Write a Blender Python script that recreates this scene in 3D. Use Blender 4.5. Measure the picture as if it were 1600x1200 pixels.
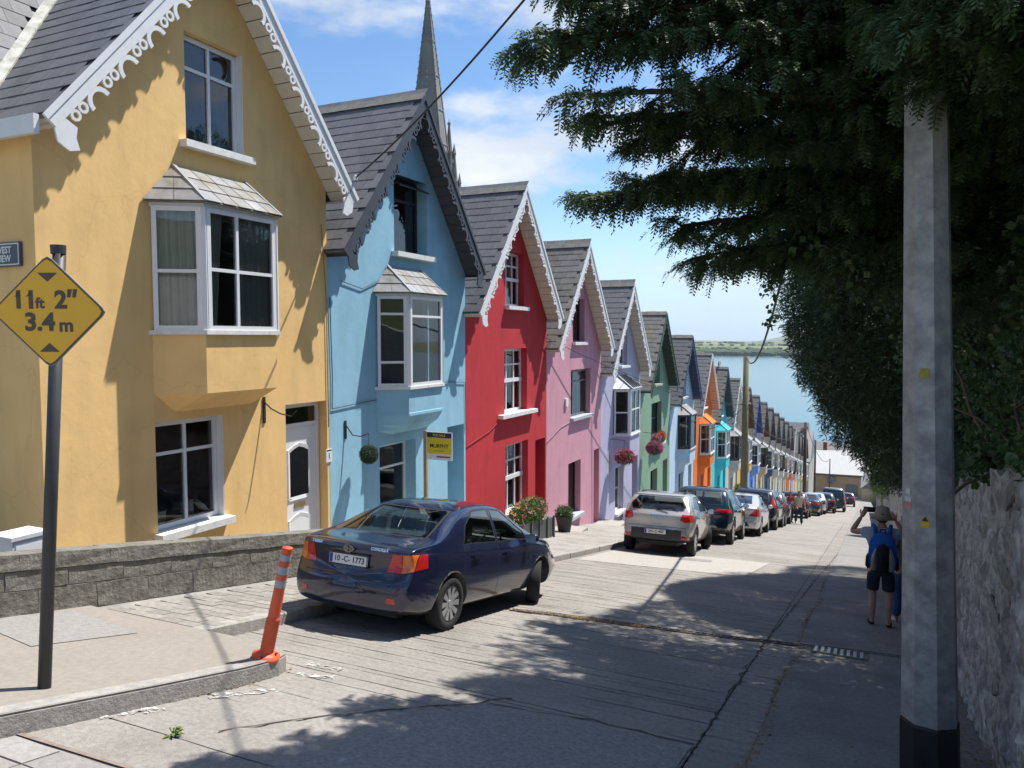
import bpy, bmesh, math, random
import numpy as np
from mathutils import Vector, Matrix, geometry as mgeo
from math import sin, cos, tan, atan, atan2, radians, pi, hypot, sqrt
random.seed(7); rng = np.random.default_rng(7)
scn = bpy.context.scene
for o in list(bpy.data.objects): bpy.data.objects.remove(o)
COL = scn.collection
S = 0.182                      # fall of the street, metres per metre
SA = atan(S)
def rz(y): return -S*y         # road level

# ---------------------------------------------------------------- camera
cd = bpy.data.cameras.new('camera'); cam = bpy.data.objects.new('camera', cd); COL.objects.link(cam)
cam.location = (0, 0, 1.95); cam.rotation_euler = (radians(90-3.45), 0, radians(24.9))
cd.sensor_width = 36; cd.lens = 36*1202/1600; cd.clip_start = .05; cd.clip_end = 30000
scn.camera = cam
# ---------------------------------------------------------------- sky, sun, exposure
SUN_AZ, SUN_EL = radians(33), radians(62)     # azimuth from +Y towards +X
sd = Vector((sin(SUN_AZ)*cos(SUN_EL), cos(SUN_AZ)*cos(SUN_EL), sin(SUN_EL)))
w = bpy.data.worlds.new('World'); scn.world = w; w.use_nodes = True
nt = w.node_tree; nt.nodes.clear(); N = nt.nodes.new; LK = nt.links.new
out = N('ShaderNodeOutputWorld'); bg = N('ShaderNodeBackground'); bg.inputs[1].default_value = .105
sky = N('ShaderNodeTexSky'); sky.sky_type = 'NISHITA'; sky.sun_disc = False
sky.sun_elevation = SUN_EL; sky.sun_rotation = SUN_AZ; sky.air_density = 1.0; sky.dust_density = .3; sky.ozone_density = 3.0; sky.altitude = 30
tc = N('ShaderNodeTexCoord')
def skynoise(scale, sx, off, detail, rough, lo, hi):
    mp = N('ShaderNodeMapping'); mp.inputs['Scale'].default_value = sx; mp.inputs['Location'].default_value = off
    LK(tc.outputs['Generated'], mp.inputs[0])
    no = N('ShaderNodeTexNoise'); no.inputs['Scale'].default_value = scale; no.inputs['Detail'].default_value = detail; no.inputs['Roughness'].default_value = rough
    LK(mp.outputs[0], no.inputs['Vector'])
    mr = N('ShaderNodeMapRange'); mr.interpolation_type = 'SMOOTHSTEP'; mr.inputs[1].default_value = lo; mr.inputs[2].default_value = hi
    LK(no.outputs[0], mr.inputs[0]); return mr
c1 = skynoise(2.6, (1, 1, 2.6), (2.2, 7.7, 4.1), 9, .56, .515, .655)
c2 = skynoise(1.5, (1, 1.6, 4), (7.4, 2.1, 5.5), 8, .66, .46, .82)
sc2 = N('ShaderNodeMath'); sc2.operation = 'MULTIPLY'; sc2.inputs[1].default_value = .2; LK(c2.outputs[0], sc2.inputs[0])
mxm = N('ShaderNodeMath'); mxm.operation = 'MAXIMUM'; LK(c1.outputs[0], mxm.inputs[0]); LK(sc2.outputs[0], mxm.inputs[1])
cm = N('ShaderNodeMath'); cm.operation = 'MULTIPLY'; cm.inputs[1].default_value = .88; LK(mxm.outputs[0], cm.inputs[0])
cc = skynoise(5, (1, 1, 2.6), (1.0, 4.2, .9), 6, .6, .3, .75)
crp = N('ShaderNodeMix'); crp.data_type = 'RGBA'; crp.inputs[6].default_value = (3.9, 4.25, 4.8, 1); crp.inputs[7].default_value = (5.9, 5.95, 6.0, 1)
LK(cc.outputs[0], crp.inputs[0])
mix = N('ShaderNodeMix'); mix.data_type = 'RGBA'; LK(cm.outputs[0], mix.inputs[0]); hsv = N('ShaderNodeHueSaturation'); hsv.inputs['Saturation'].default_value = 1.12; hsv.inputs['Value'].default_value = .93; LK(sky.outputs[0], hsv.inputs['Color']); LK(hsv.outputs[0], mix.inputs[6]); LK(crp.outputs[2], mix.inputs[7])
# pale moist air low over the horizon, all the way round
sxyz = N('ShaderNodeSeparateXYZ'); LK(tc.outputs['Generated'], sxyz.inputs[0]); hz = N('ShaderNodeMapRange'); hz.interpolation_type = 'SMOOTHSTEP'; hz.inputs[1].default_value = -.02; hz.inputs[2].default_value = .17; hz.inputs[3].default_value = .88; hz.inputs[4].default_value = 0; LK(sxyz.outputs[2], hz.inputs[0])
hmx = N('ShaderNodeMix'); hmx.data_type = 'RGBA'; hmx.inputs[7].default_value = (2.9, 4.1, 5.3, 1); LK(hz.outputs[0], hmx.inputs[0]); LK(mix.outputs[2], hmx.inputs[6]); LK(hmx.outputs[2], bg.inputs[0])
LK(bg.outputs[0], out.inputs[0])
sl = bpy.data.lights.new('sun', 'SUN'); sl.energy = 4.2; sl.angle = radians(.53); sl.color = (1, .955, .88)
so = bpy.data.objects.new('sun', sl); COL.objects.link(so); so.location = (20, 30, 60)
so.rotation_euler = sd.to_track_quat('Z', 'Y').to_euler()
vs = scn.view_settings; vs.view_transform = 'Standard'; vs.look = 'None'; vs.exposure = 0.84; vs.gamma = 1; vs.use_curve_mapping = False
cy = scn.cycles; cy.max_bounces = 7; cy.diffuse_bounces = 3; cy.glossy_bounces = 3; cy.transmission_bounces = 4; cy.transparent_max_bounces = 10
cy.caustics_reflective = False; cy.caustics_refractive = False; cy.use_denoising = True; cy.sample_clamp_indirect = 6

# ---------------------------------------------------------------- materials
MATS = {}
def mat(name, col, rough=.7, metal=0, var=.12, scale=6, bump=0, bscale=60, spec=.4, rnd=0, coat=0, second=None, sscale=2.5, slo=.45, shi=.62, trans=0, emit=None, stretch=None, streak=0, crack=0):
    """Principled material: base colour broken up by noise, an optional second colour in patches, bump, per-object variation."""
    if name in MATS: return MATS[name]
    m = bpy.data.materials.new(name); m.use_nodes = True; t = m.node_tree; n = t.nodes; L = t.links.new
    b = n['Principled BSDF']; b.inputs['Roughness'].default_value = rough; b.inputs['Metallic'].default_value = metal
    b.inputs['Specular IOR Level'].default_value = spec; b.inputs['Coat Weight'].default_value = coat; b.inputs['Coat Roughness'].default_value = .04
    cin = b.inputs['Base Color']; c4 = (*col, 1)
    tcn = n.new('ShaderNodeTexCoord'); vec = tcn.outputs['Object']
    if stretch:
        mp = n.new('ShaderNodeMapping'); mp.inputs['Scale'].default_value = stretch; L(vec, mp.inputs[0]); vec = mp.outputs[0]
    rgb = n.new('ShaderNodeRGB'); rgb.outputs[0].default_value = c4; cur = rgb.outputs[0]
    if second:
        no = n.new('ShaderNodeTexNoise'); no.inputs['Scale'].default_value = sscale; no.inputs['Detail'].default_value = 8; no.inputs['Roughness'].default_value = .65; L(vec, no.inputs['Vector'])
        mr = n.new('ShaderNodeMapRange'); mr.inputs[1].default_value = slo; mr.inputs[2].default_value = shi; L(no.outputs[0], mr.inputs[0])
        mx = n.new('ShaderNodeMix'); mx.data_type = 'RGBA'; mx.inputs[7].default_value = (*second, 1); L(mr.outputs[0], mx.inputs[0]); L(cur, mx.inputs[6]); cur = mx.outputs[2]
    hv = n.new('ShaderNodeHueSaturation'); L(cur, hv.inputs['Color'])
    if var or rnd:
        no = n.new('ShaderNodeTexNoise'); no.inputs['Scale'].default_value = scale; no.inputs['Detail'].default_value = 7; no.inputs['Roughness'].default_value = .6; L(vec, no.inputs['Vector'])
        mr = n.new('ShaderNodeMapRange'); mr.inputs[1].default_value = .25; mr.inputs[2].default_value = .75; mr.inputs[3].default_value = 1-var; mr.inputs[4].default_value = 1+var; L(no.outputs[0], mr.inputs[0]); cv = mr.outputs[0]
        if rnd:
            oi = n.new('ShaderNodeObjectInfo'); m2 = n.new('ShaderNodeMapRange'); m2.inputs[3].default_value = 1-rnd; m2.inputs[4].default_value = 1+rnd; L(oi.outputs['Random'], m2.inputs[0])
            mu = n.new('ShaderNodeMath'); mu.operation = 'MULTIPLY'; L(cv, mu.inputs[0]); L(m2.outputs[0], mu.inputs[1]); cv = mu.outputs[0]
        if streak:
            m3 = n.new('ShaderNodeMapping'); m3.inputs['Scale'].default_value = (2.1, 2.1, .35); L(tcn.outputs['Object'], m3.inputs[0]); n3 = n.new('ShaderNodeTexNoise'); n3.inputs['Scale'].default_value = 2.2; n3.inputs['Detail'].default_value = 6; L(m3.outputs[0], n3.inputs['Vector'])
            m4 = n.new('ShaderNodeMapRange'); m4.inputs[1].default_value = .46; m4.inputs[2].default_value = .70; m4.inputs[3].default_value = 1; m4.inputs[4].default_value = 1-streak; L(n3.outputs[0], m4.inputs[0])
            mu = n.new('ShaderNodeMath'); mu.operation = 'MULTIPLY'; L(cv, mu.inputs[0]); L(m4.outputs[0], mu.inputs[1]); cv = mu.outputs[0]
        if crack:
            nw = n.new('ShaderNodeTexNoise'); nw.inputs['Scale'].default_value = 2.2; nw.inputs['Detail'].default_value = 5; L(vec, nw.inputs['Vector']); ad = n.new('ShaderNodeVectorMath'); ad.operation = 'MULTIPLY_ADD'; ad.inputs[1].default_value = (.55, .55, .55); L(nw.outputs['Color'], ad.inputs[0]); L(vec, ad.inputs[2])
            vo = n.new('ShaderNodeTexVoronoi'); vo.feature = 'DISTANCE_TO_EDGE'; vo.inputs['Scale'].default_value = .55; L(ad.outputs[0], vo.inputs['Vector']); m5 = n.new('ShaderNodeMapRange'); m5.inputs[1].default_value = 0; m5.inputs[2].default_value = .006; m5.inputs[3].default_value = 1-crack; m5.inputs[4].default_value = 1; L(vo.outputs['Distance'], m5.inputs[0])
            mu = n.new('ShaderNodeMath'); mu.operation = 'MULTIPLY'; L(cv, mu.inputs[0]); L(m5.outputs[0], mu.inputs[1]); cv = mu.outputs[0]
        L(cv, hv.inputs['Value'])
    L(hv.outputs[0], cin)
    if bump:
        no = n.new('ShaderNodeTexNoise'); no.inputs['Scale'].default_value = bscale; no.inputs['Detail'].default_value = 6; no.inputs['Roughness'].default_value = .6; L(vec, no.inputs['Vector'])
        bp = n.new('ShaderNodeBump'); bp.inputs['Strength'].default_value = bump; bp.inputs['Distance'].default_value = .02; L(no.outputs[0], bp.inputs['Height']); L(bp.outputs[0], b.inputs['Normal'])
    if trans:
        ts = n.new('ShaderNodeBsdfTranslucent'); L(hv.outputs[0], ts.inputs[0]); ms = n.new('ShaderNodeMixShader'); ms.inputs[0].default_value = trans
        L(b.outputs[0], ms.inputs[1]); L(ts.outputs[0], ms.inputs[2]); L(ms.outputs[0], n['Material Output'].inputs[0])
    MATS[name] = m; return m
def glassmat(name, tint, refl=.5, rough=.01):
    if name in MATS: return MATS[name]
    m = bpy.data.materials.new(name); m.use_nodes = True; t = m.node_tree; n = t.nodes; L = t.links.new
    n.remove(n['Principled BSDF'])
    tr = n.new('ShaderNodeBsdfTransparent'); tr.inputs[0].default_value = (*tint, 1)
    gl = n.new('ShaderNodeBsdfGlossy'); gl.inputs['Roughness'].default_value = rough
    no = n.new('ShaderNodeTexNoise'); no.inputs['Scale'].default_value = 1.3; tcn = n.new('ShaderNodeTexCoord'); L(tcn.outputs['Object'], no.inputs['Vector'])
    bp = n.new('ShaderNodeBump'); bp.inputs['Strength'].default_value = .06; bp.inputs['Distance'].default_value = .05; L(no.outputs[0], bp.inputs['Height']); L(bp.outputs[0], gl.inputs['Normal'])
    fr = n.new('ShaderNodeFresnel'); fr.inputs[0].default_value = 1.5
    ad = n.new('ShaderNodeMath'); ad.operation = 'MULTIPLY_ADD'; ad.inputs[1].default_value = 1.2; ad.inputs[2].default_value = refl*.2; ad.use_clamp = True; L(fr.outputs[0], ad.inputs[0])
    ms = n.new('ShaderNodeMixShader'); L(ad.outputs[0], ms.inputs[0]); L(tr.outputs[0], ms.inputs[1]); L(gl.outputs[0], ms.inputs[2]); L(ms.outputs[0], n['Material Output'].inputs[0])
    MATS[name] = m; return m

def stucco(name, c, var=.07): return mat(name, c, .88, var=var, scale=1.6, bump=.22, bscale=5.5, spec=.2, second=tuple(x*.86 for x in c), sscale=.9, slo=.5, shi=.8, streak=.08, crack=.10)
slate = mat('slate', (.145, .145, .15), .55, var=.22, scale=5, bump=.25, bscale=25, rnd=.13, second=(.185, .18, .16), sscale=3, slo=.55, shi=.75)
slate_old = mat('slate_old', (.17, .16, .145), .6, var=.3, scale=5, bump=.3, bscale=25, rnd=.15, second=(.2, .17, .09), sscale=2.2, slo=.52, shi=.7)
slate_pale = mat('slate_pale', (.30, .30, .31), .42, var=.25, scale=4, bump=.2, bscale=20, rnd=.15, second=(.24, .22, .16), sscale=2.6)
ridgem = mat('ridge_tile', (.2, .19, .17), .8, var=.3, scale=7, bump=.4, bscale=20)
leadm = mat('lead', (.24, .25, .27), .5, var=.2, bump=.1)
white = mat('white_paint', (.72, .73, .74), .45, var=.08, scale=5, second=(.55, .54, .5), sscale=5, slo=.6, shi=.8)
upvc = mat('white_upvc', (.74, .75, .77), .3, var=.04, scale=3)
sillm = mat('painted_sill', (.72, .72, .70), .6, var=.12, scale=9, bump=.2, second=(.5, .49, .45), sscale=6, slo=.58, shi=.75)
darkpaint = mat('dark_paint', (.055, .058, .068), .45, var=.15)
creamp = mat('soffit_paint', (.62, .56, .47), .6, var=.08)
blackm = mat('black_plastic', (.02, .02, .022), .5, var=.1)
dark = mat('dark_interior', (.03, .03, .035), .8, var=.1)
glass = glassmat('window_glass', (.82, .86, .85), .3)
glass_dk = glassmat('window_glass_dark', (.25, .28, .3), .35)
curtm = mat('curtain_cloth', (.78, .75, .67), .9, var=.06, trans=.3)
wirem = mat('cable', (.03, .03, .03), .6, var=0)

# ---------------------------------------------------------------- mesh helpers
class MB:
    def __init__(s): s.v = []; s.f = []; s.m = []; s.uvok = False
    def add(s, vs, fs, m=0):
        o = len(s.v); s.v += [tuple(p) for p in vs]; s.f += [tuple(i+o for i in f) for f in fs]; s.m += [m]*len(fs); return s
    def box(s, x0, x1, y0, y1, z0, z1, m=0):
        return s.add([(x, y, z) for z in (z0, z1) for y in (y0, y1) for x in (x0, x1)],
                     [(0, 2, 3, 1), (4, 5, 7, 6), (0, 1, 5, 4), (2, 6, 7, 3), (0, 4, 6, 2), (1, 3, 7, 5)], m)
    def obox(s, p, ex, ey, ez, m=0):      # corner p, three edge vectors
        p, ex, ey, ez = Vector(p), Vector(ex), Vector(ey), Vector(ez)
        return s.add([p+ex*i+ey*j+ez*k for k in (0, 1) for j in (0, 1) for i in (0, 1)],
                     [(0, 2, 3, 1), (4, 5, 7, 6), (0, 1, 5, 4), (2, 6, 7, 3), (0, 4, 6, 2), (1, 3, 7, 5)], m)
    def bar(s, a, b, wd, th, up=(0, 0, 1), m=0):   # bar of width wd (along up x dir) thickness th (along up)
        a, b, up = Vector(a), Vector(b), Vector(up); d = b-a; sx = d.cross(up).normalized(); u2 = sx.cross(d).normalized()
        return s.obox(a-sx*wd/2-u2*th/2, sx*wd, d, u2*th, m)
    def quad(s, a, b, c, d, m=0): return s.add([a, b, c, d], [(0, 1, 2, 3)], m)
    def prism(s, pts, off, m=0):           # polygon pts extruded by vector off
        n = len(pts); pts = [Vector(p) for p in pts]; off = Vector(off)
        return s.add(pts+[p+off for p in pts], [tuple(range(n))[::-1], tuple(range(n, 2*n))]+[(i, (i+1) % n, n+(i+1) % n, n+i) for i in range(n)], m)
    def tube(s, path, r, n=8, m=0, cap=True):
        P = [Vector(p) for p in path]; R = r if hasattr(r, '__len__') else [r]*len(P); vs = []; fs = []
        up = Vector((0, 0, 1))
        for i, p in enumerate(P):
            d = (P[min(i+1, len(P)-1)]-P[max(i-1, 0)]).normalized()
            a = d.cross(up if abs(d.z) < .95 else Vector((0, 1, 0))).normalized(); b = a.cross(d)
            vs += [p+(a*cos(2*pi*k/n)+b*sin(2*pi*k/n))*R[i] for k in range(n)]
        for i in range(len(P)-1): fs += [(i*n+k, i*n+(k+1) % n, (i+1)*n+(k+1) % n, (i+1)*n+k) for k in range(n)]
        if cap: fs += [tuple(range(n))[::-1], tuple(range((len(P)-1)*n, len(P)*n))]
        return s.add(vs, fs, m)
    def lathe(s, prof, n=16, c=(0, 0, 0), axis='z', m=0):   # prof list of (r, h)
        vs = []; fs = []
        for r, h in prof:
            for k in range(n):
                a = 2*pi*k/n; x, y = r*cos(a), r*sin(a)
                q = (x, y, h) if axis == 'z' else ((h, x, y) if axis == 'x' else (x, h, y))
                vs.append((q[0]+c[0], q[1]+c[1], q[2]+c[2]))
        for i in range(len(prof)-1): fs += [(i*n+k, i*n+(k+1) % n, (i+1)*n+(k+1) % n, (i+1)*n+k) for k in range(n)]
        return s.add(vs, fs, m)
    def mesh(s, name, mats, smooth=False):
        me = bpy.data.meshes.new(name); me.from_pydata([tuple(p) for p in s.v], [], s.f)
        for mm in (mats if isinstance(mats, (list, tuple)) else [mats]): me.materials.append(mm)
        if any(s.m): me.polygons.foreach_set('material_index', s.m)
        if smooth: me.polygons.foreach_set('use_smooth', [True]*len(me.polygons))
        me.update(); return me
    def build(s, name, mats, parent=None, smooth=False, fix=True, loc=None):
        me = s.mesh(name, mats, smooth)
        if fix:
            bm = bmesh.new(); bm.from_mesh(me); bmesh.ops.recalc_face_normals(bm, faces=bm.faces); bm.to_mesh(me); bm.free()
        return link(name, me, parent, loc)
def link(name, me, parent=None, loc=None):
    o = bpy.data.objects.new(name, me); COL.objects.link(o)
    if parent: o.parent = parent
    if loc is not None: o.location = loc
    return o
def tag(o, label=None, cat=None, group=None, kind=None):
    for k, v in (('label', label), ('category', cat), ('group', group), ('kind', kind)):
        if v: o[k] = v
    return o
def thing(name, label, cat, loc=(0, 0, 0), rot=(0, 0, 0), group=None):
    o = bpy.data.objects.new(name, None); COL.objects.link(o); o.location = loc; o.rotation_euler = rot; o.empty_display_size = .2
    return tag(o, label, cat, group)
def struct(name, mb, m, smooth=False):
    o = mb.build(name, m, None, smooth); o['kind'] = 'structure'; return o
def npmesh(name, V, F, mats, midx=None, smooth=False):
    """big mesh from numpy arrays: V (n,3), F (m,k) all faces of k corners"""
    me = bpy.data.meshes.new(name); k = F.shape[1]
    me.vertices.add(len(V)); me.vertices.foreach_set('co', np.ascontiguousarray(V, dtype=np.float32).ravel())
    me.loops.add(F.size); me.loops.foreach_set('vertex_index', np.ascontiguousarray(F, dtype=np.int32).ravel())
    me.polygons.add(len(F)); me.polygons.foreach_set('loop_start', np.arange(0, F.size, k, dtype=np.int32))
    for mm in (mats if isinstance(mats, (list, tuple)) else [mats]): me.materials.append(mm)
    if midx is not None: me.polygons.foreach_set('material_index', np.asarray(midx, dtype=np.int32))
    me.polygons.foreach_set('use_smooth', [bool(smooth)]*len(F))
    me.update(calc_edges=True); return me
def evalmesh(o, name):
    dg = bpy.context.evaluated_depsgraph_get(); dg.update()
    return bpy.data.meshes.new_from_object(o.evaluated_get(dg))
def text_mesh(body, size, m, ext=.002, bold=0, space=1.0, align='CENTER'):
    cu = bpy.data.curves.new('lettering', 'FONT'); cu.body = body; cu.size = size; cu.extrude = ext; cu.offset = bold; cu.align_x = align; cu.align_y = 'CENTER'; cu.space_character = space; cu.resolution_u = 3
    o = bpy.data.objects.new('lettering', cu); COL.objects.link(o); me = evalmesh(o, 'lettering'); bpy.data.objects.remove(o); bpy.data.curves.remove(cu)
    me.materials.clear(); me.materials.append(m); return me
def text_on(name, body, size, m, parent, loc, X, Y, ext=.002, bold=0, space=1.0, sx=1.0):
    """lettering lying in the plane of unit vectors X (reading direction) and Y (up)"""
    me = text_mesh(body, size, m, ext, bold, space); X, Y = Vector(X).normalized(), Vector(Y).normalized(); Z = X.cross(Y)
    M = Matrix((X*sx, Y, Z)).transposed(); me.transform(M.to_4x4()); o = link(name, me, parent, loc); return o
def blob(r, seed=0, sub=2, jit=.2, sq=(1, 1, 1)):
    bm = bmesh.new(); bmesh.ops.create_icosphere(bm, subdivisions=sub, radius=r); rr = random.Random(seed)
    for v in bm.verts: v.co = Vector([v.co[i]*sq[i] for i in range(3)])*(1+rr.uniform(-jit, jit))
    return bm
# ---------------------------------------------------------------- ground, sea, far land
gm = mat('ground_earth', (.10, .10, .06), .95, var=.3, scale=.2, bump=.5, bscale=3, second=(.06, .09, .03), sscale=.05)
mb = MB(); xs = [-6000, -600, -60, -12, -5, 1.05, 6, 40, 600, 6000]
prof = [(-3000, 21.7), (-120, rz(-120)-.16), (150, rz(150)-.16), (300, -57), (12000, -62)]
for i in range(len(xs)-1):
    for (ya, za), (yb, zb_) in zip(prof, prof[1:]): mb.quad((xs[i], ya, za), (xs[i+1], ya, za), (xs[i+1], yb, zb_), (xs[i], yb, zb_))
struct('ground', mb, gm)
wm = mat('sea_water', (.035, .10, .115), .16, var=.15, scale=.01, bump=.35, bscale=.35, spec=.5, stretch=(1, .35, 1))
mb = MB().quad((-9000, 255, -48), (9000, 255, -48), (9000, 12000, -48), (-9000, 12000, -48)); struct('sea_water', mb, wm)
field = mat('far_field', (.16, .17, .07), .95, var=.25, scale=.006, second=(.08, .12, .04), sscale=.004, slo=.5, shi=.56)
def heightfield(name, x0, x1, y0, y1, nx, ny, fz, m):
    X, Y = np.meshgrid(np.linspace(x0, x1, nx), np.linspace(y0, y1, ny)); Z = fz(X, Y)
    V = np.stack([X, Y, Z], -1).reshape(-1, 3); i = np.arange((nx-1)*(ny-1)); a = (i//(nx-1))*nx+i % (nx-1)
    F = np.stack([a, a+1, a+nx+1, a+nx], 1); o = link(name, npmesh(name, V, F, m, smooth=True)); o['kind'] = 'structure'; return o
def shore(X): return 2230+60*np.sin(X/310.)+25*np.sin(X/97.)
def far_z(X, Y):
    t = np.clip((Y-shore(X))/1300., -.05, 1); return -48+33*np.clip(t, 0, 1)**.8+3*np.sin(X/260.)*t+2*np.sin(Y/150.+X/400.)*t-2*(t < 0)
heightfield('far_shore', -2600, 1800, 2100, 3700, 90, 40, far_z, field)
hillm = mat('far_hill', (.10, .125, .10), .95, var=.25, scale=.004, second=(.15, .16, .08), sscale=.006)
heightfield('far_hill', -1500, 1400, 5200, 6800, 50, 20, lambda X, Y: -50+98*np.exp(-((X+330)/330.)**2)*np.clip((Y-5200)/700., 0, 1)+28*np.clip((Y-5200)/900., 0, 1)*(.6+.4*np.sin(X/300.)), hillm)
woodm = mat('far_wood', (.045, .075, .03), .95, var=.5, scale=.02)
bms = blob(1, 3, 2, .18); bmsv = np.array([v.co[:] for v in bms.verts]); bmsf = np.array([[v.index for v in f.verts] for f in bms.faces]); bms.free()
Vs, Fs, off = [], [], 0
for k in range(1700):
    x = rng.uniform(-1100, 500); d = abs(rng.normal(0, 1))*75+8 if rng.random() < .72 else rng.choice([430, 780, 1020])+rng.normal(0, 12)
    y = float(shore(np.array(x)))+d; r = rng.uniform(6, 13)*(1 if d < 250 else .55)
    z = float(far_z(np.array(x), np.array(y)))
    Vs.append(bmsv*np.array([r*1.25, r, r*.75])+[x, y, z+r*.4]); Fs.append(bmsf+off); off += len(bmsv)
o = link('far_woodland', npmesh('far_woodland', np.concatenate(Vs), np.concatenate(Fs), woodm)); tag(o, 'dark green trees and hedges along the far shore of the harbour', 'woodland', kind='stuff')

# ---------------------------------------------------------------- road
conc = mat('road_concrete', (.305, .283, .258), .9, var=.24, scale=26, bump=.6, bscale=75, spec=.25, second=(.235, .218, .197), sscale=.8, slo=.40, shi=.68, crack=.0)
asph = mat('footway_asphalt', (.26, .25, .24), .92, var=.25, scale=30, bump=.5, bscale=110, spec=.25, second=(.19, .18, .165), sscale=1.3, slo=.42, shi=.7)
pale = mat('pale_concrete', (.35, .33, .30), .9, var=.15, scale=14, bump=.3, bscale=60, second=(.36, .34, .31), sscale=1.2)
patchm = mat('rough_patch', (.27, .26, .25), .9, var=.4, scale=30, bump=.8, bscale=50, second=(.40, .40, .40), sscale=3.5, slo=.60, shi=.75)
crackm = mat('crack', (.075, .065, .055), .95, var=.2)
paintm = mat('road_paint', (.66, .66, .63), .8, var=.2, scale=20, bump=.4, bscale=60, second=(.31, .29, .27), sscale=11, slo=.44, shi=.5)
def ribbed(x0, x1, y0, y1, pitch, nx, amp, seed, depth=.014):
    r = np.random.default_rng(seed); xs = np.linspace(x0, x1, nx); n = int((y1-y0)/pitch); rows = []
    wav = np.cumsum(r.normal(0, .004, (n, nx)), 1)+r.normal(0, .008, (n, 1))
    for i in range(n):
        for q, dz in ((0, 0), (.55, .001), (.72, -depth), (.88, -depth)):
            yy = y0+(i+q)*pitch+wav[i]*amp
            dd = dz if dz >= 0 else dz*(.35+.9*r.random(nx))
            rows.append(np.stack([xs, yy, rz(yy)+dd], -1))
    rows.append(np.stack([xs, xs*0+y0+n*pitch, xs*0+rz(y0+n*pitch)], -1))
    V = np.concatenate(rows); m = len(rows); i = np.arange((nx-1)*(m-1)); a = (i//(nx-1))*nx+i % (nx-1)
    return V, np.stack([a, a+1, a+nx+1, a+nx], 1), y0+n*pitch
V1a, F1a, yq = ribbed(-5.95, -1.065, -1, 4.7, .25, 26, 1.3, 1, .006); V1b, F1b, ye = ribbed(-5.95, -1.065, yq, 48, .108, 30, .7, 3, .0060)
V1 = np.concatenate([V1a, V1b]); F1 = np.concatenate([F1a, F1b+len(V1a)]); V2, F2, _ = ribbed(-1.055, -.70, -1, 48, .15, 5, .6, 2, .012)
V3 = np.array([(-5.95, ye, rz(ye)), (-.70, ye, rz(ye)), (-.70, 152, rz(152)), (-5.95, 152, rz(152)), (-30, 152, rz(152)), (30, 152, rz(152)), (30, 163, rz(163)), (-30, 163, rz(163)), (-30, -30, rz(-30)), (8, -30, rz(-30)), (8, -1, rz(-1)), (-30, -1, rz(-1))])
F3 = np.array([(0, 1, 2, 3), (4, 5, 6, 7), (8, 9, 10, 11)])
road = link('road', npmesh('road', np.concatenate([V1, V2, V3]), np.concatenate([F1, F2+len(V1), F3+len(V1)+len(V2)]), conc)); road['kind'] = 'structure'
mb = MB(); ys = np.linspace(-1, 152, 60)
for a, b in zip(ys, ys[1:]): mb.quad((-.692, a, rz(a)+.012), (.99, a, rz(a)+.012), (.99, b, rz(b)+.012), (-.692, b, rz(b)+.012))
struct('footway', mb, asph)
def sheet(name, pts, m, dz, parent=None):
    mb = MB().add([(x, y, rz(y)+dz) for x, y in pts], [tuple(range(len(pts)))]); return mb.build(name, m, parent)
def jag(path, wd, seed, dz=.006):
    r = random.Random(seed); mb = MB(); L = []; pts = []
    for (xa, ya), (xb, yb) in zip(path, path[1:]):
        n = max(2, int(hypot(xb-xa, yb-ya)/.12))
        for i in range(n):
            t = i/n; pts.append((xa+(xb-xa)*t+r.gauss(0, .014), ya+(yb-ya)*t+r.gauss(0, .014)))
    pts.append(path[-1])
    for i, (x, y) in enumerate(pts):
        x2, y2 = pts[min(i+1, len(pts)-1)]; x1, y1 = pts[max(i-1, 0)]; d = Vector((x2-x1, y2-y1)).normalized(); nn = Vector((-d.y, d.x))*wd*r.uniform(.05, .75)
        L.append(((x-nn.x, y-nn.y), (x+nn.x, y+nn.y)))
    for (a, b), (c, d) in zip(L, L[1:]): mb.quad(*[(p[0], p[1], rz(p[1])+dz) for p in (a, b, d, c)])
    return mb
jag([(-1.10, 3), (-1.07, 5), (-1.06, 9.6), (-.98, 13), (-.9, 17), (-.75, 22), (-.6, 30)], .018, 1).build('crack', crackm, road, fix=False)
jag([(-3.9, 3.7), (-3.35, 4.6), (-2.75, 5.3), (-2.6, 5.6)], .016, 2).build('crack', crackm, road, fix=False)
jag([(-2.9, 14.4), (-1.9, 14.2), (-1.0, 14.6)], .014, 3).build('crack', crackm, road, fix=False)
jag([(-2.7, 5.35), (-1.75, 5.5), (-1.08, 5.45)], .014, 4).build('crack', crackm, road, fix=False)
sheet('road_patch', [(-3.3, 2.5), (-1.10, 2.5), (-1.09, 5.35), (-1.8, 5.42), (-2.72, 5.22), (-3.0, 4.7)], patchm, .006, road)
sheet('road_patch', [(-5.56, 15.2), (-2.2, 15.9), (-2.05, 19.2), (-3.7, 19.0), (-5.56, 18.2)], pale, .006, road)
sheet('road_patch', [(-3.9, 17.6), (-3.2, 17.8), (-3.25, 18.3), (-3.95, 18.1)], asph, .010, road)
t = paintm.node_tree; n_ = t.nodes; no = n_.new('ShaderNodeTexNoise'); no.inputs['Scale'].default_value = 16; no.inputs['Detail'].default_value = 8; no.inputs['Roughness'].default_value = .7; tcx = n_.new('ShaderNodeTexCoord'); t.links.new(tcx.outputs['Object'], no.inputs['Vector'])
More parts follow.
